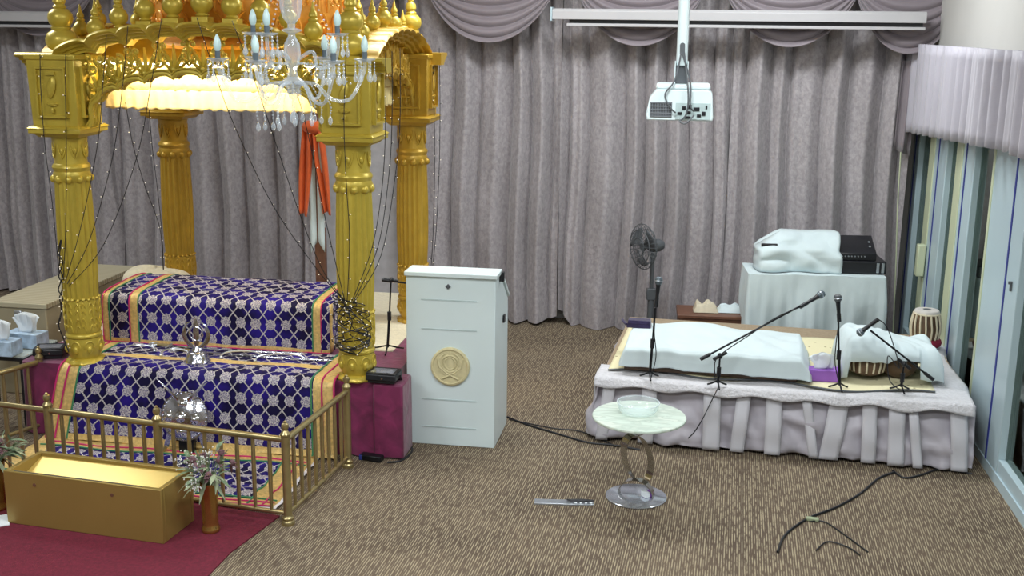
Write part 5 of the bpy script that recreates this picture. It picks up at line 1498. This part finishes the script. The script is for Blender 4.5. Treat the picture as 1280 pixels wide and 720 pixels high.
# cables and plug on the carpet, right
cable([fz(972, 690), fz(982, 668), fz(1010, 648), fz(1045, 634), fz(1075, 617), fz(1098, 598), fz(1118, 590)], 'long black cable curving from the stage foot to the bottom of the picture', .007)
cable([fz(1012, 652), fz(1030, 652), fz(1055, 668), fz(1085, 690)], 'thin black cable branching off the long cable at lower right', .004)
cable([fz(1116, 588), fz(1130, 597), fz(1150, 594), fz(1175, 587), fz(1215, 592)], 'black cable along the stage foot at the right', .006)
cable([fz(1020, 688), fz(1035, 677), fz(1060, 684), fz(1075, 694)], 'small loop of black cable at the bottom edge of the picture', .004)
q = fz(1012, 651, .0); pl = thing('cable_tag', 'small pale green plug tag on the long cable on the carpet', 'plug', loc=(q.x, q.y, 0), rz=-.3)
MB().box(-.02, .05, -.012, .02, .002, .02).build('plug', M['leaf2'], pl, bevel=.004); MB().box(-.035, -.02, -.006, .006, .004, .014).build('pin', M['brass'], pl)
q = fz(1128, 577, .0)
ad = thing('power_adapter', 'black power adapter with white light tucked under the stage skirt edge', 'adapter', loc=(q.x, q.y-.02, 0), rz=-.5)
MB().box(-.08, .10, -.035, .035, .001, .05).build('body', M['black'], ad, bevel=.008); MB().box(.101, .104, -.01, .012, .01, .022).build('label_dot', M['paper'], ad)

# ================================================================== BEHIND THE STAGE
RZ2 = math.radians(-4)
ta, tb_ = at_y(936, 340, 9.02), at_y(1105, 349, 9.02)
TWd = tb_.x-ta.x
def draped_box(name, label, cat, loc, rot, W_, D_, H_, mat, front_top=None, flare=.03, seed=0, slope=0, core=None):
    t = thing(name, label, cat, loc=loc, rz=rot)
    MB().box(.03, W_-.03, .03, D_-.03, 0, H_*(1-slope)-.02).build(core or 'table_body', M['brown'], t)
    rp_ = rrect(0, W_, 0, D_, .02, .02); n = len(rp_); nz = 14; vs = []; fs = []
    for j in range(nz+1):
        b = j/nz
        for i, (x, y, nx, ny) in enumerate(rp_):
            n1 = mathutils.noise.noise(Vector((x*5+seed, y*5, b*1.5))); n2 = mathutils.noise.noise(Vector((x*16+seed, y*16, b*1.2)))
            d = (1-b)*(flare+.09*n1+.06*n2)
            H = H_*(1-slope*(1-min(1, (y/D_)*2.2)))
            vs.append((x+nx*d, y+ny*d, .01+b*(H-.01)-.01*(b > .99)*n1))
    for j in range(nz):
        for i in range(n): fs.append((j*n+i, j*n+(i+1) % n, (j+1)*n+(i+1) % n, (j+1)*n+i))
    # top as grid-like fan rows
    fs.append(tuple(nz*n+i for i in range(n)))
    m = MB(); m.add(vs, fs); m.build('cover_cloth', mat, t, sharp=60)
    return t
draped_box('covered_table', 'white cloth covered table behind the stage by the windows', 'table', (ta.x, 9.02, 0), RZ2, TWd, .45, ta.z-.015, M['white_cloth'], seed=3)
zt = ta.z-.012
# draped monitor-like box on the table
b0_ = at_y(943, 345, 9.12); b1_ = at_y(1050, 345, 9.12)
t = thing('covered_monitor', 'white cloth draped over a tall box on the left half of the white table', 'covered box', loc=(b0_.x, 9.10, zt), rz=RZ2)
Wm = b1_.x-b0_.x; Hm = at_y(1000, 288, 9.3).z-zt
MB().box(.06, Wm-.06, .07, .26, 0, Hm*.6).build('box', M['brown'], t)
def dm_(a, b):
    # a across, b from front bottom over the top to back bottom
    prof_ = [(-.0, .004), (.0, .10), (.0, Hm*.40), (.01, Hm*.58), (.10, Hm*.86), (.17, Hm), (.28, Hm), (.33, Hm*.9), (.35, .3*Hm), (.36, .0)]
    f = b*(len(prof_)-1); i = min(int(f), len(prof_)-2); tt = f-i
    y = prof_[i][0]*(1-tt)+prof_[i+1][0]*tt; z = prof_[i][1]*(1-tt)+prof_[i+1][1]*tt
    kk = min(1, z/Hm); left = .0+.20*max(0, (kk-.60)/.40); right = Wm-.03*kk
    x = left+(right-left)*a
    n_ = mathutils.noise.noise(Vector((x*5, y*4, z*5)))*.018+abs(mathutils.noise.noise(Vector((x*3+z*5, y*3, z*6-x*4))))*.05
    wave = .03*(1-kk)*sin(a*9+1.5*b)*.5
    e = max(0, abs(a-.5)*2-.94)/.06; y = y*(1-e)+(.18)*e
    return (x+n_*.5, y-n_-wave, z+n_*.4 if z > .05 else z)
MB().grid(dm_, 44, 44).build('cover_cloth', M['white_cloth'], t, sharp=180, solid=.004)
q = at_y(961, 308.5, 9.12); o = MB().box(-.065, .065, -.012, .012, -.012, .014).build('remote_control', M['black'], loc=(q.x+.005, 9.125, q.z+.012), rz=RZ2-.05, bevel=.004); tag(o, 'small black bar shaped device on the upper left of the white draped box', 'remote')
# rack + amplifier
r0_, r1_ = at_y(1034, 345, 9.1), at_y(1104, 348, 9.1)
rk = thing('rack_case', 'flat black rack case with silver corner latches on the right of the white table', 'rack case', loc=(r0_.x, 9.07, zt+.002), rz=RZ2)
RW = r1_.x-r0_.x; MB().box(.0, RW, .0, .33, .0, .10).build('case', M['black'], rk, bevel=.008)
for x in (.03, .06, RW-.08, RW-.04): MB().box(x, x+.022, -.006, .0, .01, .09).build('latch', M['steel'], rk, bevel=.002)
am = thing('amplifier', 'black mixer amplifier with row of small knobs on top of the flat rack case', 'amplifier', loc=(at_y(1047, 330, 9.1).x, 9.10, zt+.103), rz=RZ2)
AW = at_y(1094, 330, 9.1).x-at_y(1047, 330, 9.1).x
m = MB(); m.prism([(0, 0), (.28, 0), (.28, .16), (.22, .17), (.03, .075), (0, .06)], lambda a, d, b: (d, a, b), 0, AW); m.build('body', M['black'], am, bevel=.005)
for k in range(8): MB().lathe([(.006, 0), (.005, .010)], 10, M=Matrix.Translation((.03+k*.026, -.001, .035)) @ Matrix.Rotation(PI/2, 4, 'X')).build('knob', M['steel'], am)
for z in (.10, .13): MB().box(AW-.05, AW-.035, .04+(z-.08)*1.4, .055+(z-.08)*1.4, z-.0, z+.012).build('switch', M['steel'], am)
# brown chest with papers
h0, h1 = at_y(848, 392, 9.35), at_y(934, 394, 9.35)
bc = thing('wooden_chest', 'low brown wooden chest behind the stage with crumpled paper on top', 'chest', loc=(h0.x, 9.32, 0), rz=math.radians(-6))
HW = h1.x-h0.x-.045; MB().box(0, HW, 0, .34, 0, h0.z-.03).build('body', M['brown'], bc, bevel=.006); MB().box(-.012, HW+.012, -.012, .352, h0.z-.03, h0.z).build('lid', M['brown'], bc, bevel=.005)
zc_ = h0.z
for (px0, px1, lb, hh, sd) in ((866, 897, 'crumpled cream paper bag on the left of the brown chest', .085, 1), (896, 932, 'crumpled white cloth on the right of the brown chest, against the white table', .06, 2)):
    a_, b_ = at_y(px0, 388, 9.42), at_y(px1, 388, 9.42)
    def cr(a, b, hh=hh, w=b_.x-a_.x, sd=sd):
        n_ = mathutils.noise.noise(Vector((a*4, b*4, sd*5)))
        e = min(a, 1-a, b, 1-b)
        return (a*w, b*.16, .004+hh*min(1, e/.13)*(.75+.5*n_))
    o = MB().grid(cr, 18, 12).build('crumpled_bag' if sd == 1 else 'crumpled_cloth', M['lace'] if sd == 1 else M['white_cloth'], loc=(a_.x, 9.38, zc_+.001), rz=math.radians(-6), sharp=25); tag(o, lb, 'paper bag' if sd == 1 else 'cloth')
# pedestal fan
fc = at_y(804, 307, 9.62)
fn_ = thing('pedestal_fan', 'dark grey pedestal fan turned sideways in front of the grey curtain', 'fan', loc=(fc.x+.085, 9.62, 0), rz=0)
DGm = M['dgrey']
MB().lathe([(.19, 0), (.19, .015), (.17, .03), (.04, .05), (.03, .08)], 32).build('base', DGm, fn_)
MB().lathe([(.028, .06), (.028, .42), (.018, .43), (.018, fc.z-.06)], 16).build('pole', DGm, fn_)
hd = Matrix.Translation((0, -.0, fc.z)) @ Matrix.Rotation(math.radians(208), 4, 'Z') @ Matrix.Rotation(PI/2, 4, 'Y')
# head axis points left and toward the viewer
m = MB(); m.lathe([(.0, -.10), (.04, -.095), (.055, -.06), (.055, .02), (.035, .05), (.0, .055)], 24, M=hd); m.build('motor', DGm, fn_)
m = MB(); RF = .195
for k in range(30):
    t = 2*PI*k/30
    pts = [hd @ Vector((.03*cos(t), .03*sin(t), .155)), hd @ Vector((RF*.75*cos(t), RF*.75*sin(t), .14)), hd @ Vector((RF*cos(t), RF*sin(t), .105)), hd @ Vector((RF*.75*cos(t), RF*.75*sin(t), .06)), hd @ Vector((.05*cos(t), .05*sin(t), .045))]
    m.tube(smoothline(pts, 3), .0022, 4)
for rr_, zz in ((RF, .105), (RF*.75, .14), (RF*.4, .15), (RF*.75, .06)):
    m.tube([hd @ Vector((rr_*cos(a), rr_*sin(a), zz)) for a in [2*PI*k/40 for k in range(40)]], .004, 5, closed=True)
cage = m.build('cage', DGm, fn_, weld=False)
for k in range(3):
    m = MB(); t0 = 2*PI*k/3
    def bl_(a, b): r_ = .03+a*.14; t = t0+(b-.5)*(.5+.9*a); return tuple(hd @ Vector((r_*cos(t), r_*sin(t), .10+.02*(b-.5)*2)))
    m.grid(bl_, 8, 8); m.build('fan_blade', DGm, fn_, sharp=180, solid=.003)
m = MB(); m.lathe([(.03, .085), (.03, .12), (.0, .13)], 16, M=hd); m.build('hub', DGm, fn_)
MB().box(-.04, .04, -.03, .03, .40, .50).build('control_box', DGm, fn_, bevel=.006)

# light inside the gold canopy (lamp strip behind the front arch)
def area(name, loc, rot, sx, sy, power, col=(1, 1, 1)):
    l = bpy.data.lights.new(name, 'AREA'); l.shape = 'RECTANGLE'; l.size = sx; l.size_y = sy; l.energy = power; l.color = col
    o = bpy.data.objects.new(name, l); COL.objects.link(o); o.location = loc; o.rotation_euler = rot; return o
area('strip_lamp', PAL.w(WU/2, .06, 2.435), (math.radians(58), 0, PAL.yaw), 1.45, .02, 13, (1, .86, .56))
area('strip_lamp', PAL.w(WU/2, DV/2, 2.42), (0, 0, PAL.yaw), .8, .6, 4, (1, .8, .5))

# ================================================================== LIGHT
def area(name, loc, rot, sx, sy, power, col=(1, 1, 1)):
    l = bpy.data.lights.new(name, 'AREA'); l.shape = 'RECTANGLE'; l.size = sx; l.size_y = sy; l.energy = power; l.color = col
    o = bpy.data.objects.new(name, l); COL.objects.link(o); o.location = loc; o.rotation_euler = rot; return o
for i, (x, y) in enumerate(((-3.2, 1.5), (0, 1.2), (3.0, 1.5), (-3.4, 4.2), (.2, 4.2), (2.6, 4.0), (-.2, 8.2), (1.8, 8.0), (-4.4, 8.0))):
    area('ceiling_lamp', (x, y, 3.86), (0, 0, 0), 1.2, .6, (75 if y < 6 else 62), (.93, .98, 1.0))
w_ = bpy.data.worlds.new('world'); bpy.context.scene.world = w_; w_.use_nodes = True
w_.node_tree.nodes['Background'].inputs[0].default_value = (.55, .62, .6, 1); w_.node_tree.nodes['Background'].inputs[1].default_value = .35
sc = bpy.context.scene
sc.view_settings.view_transform = 'Standard'; sc.view_settings.look = 'None'; sc.view_settings.gamma = 1; sc.view_settings.use_curve_mapping = False
sc.view_settings.exposure = .14
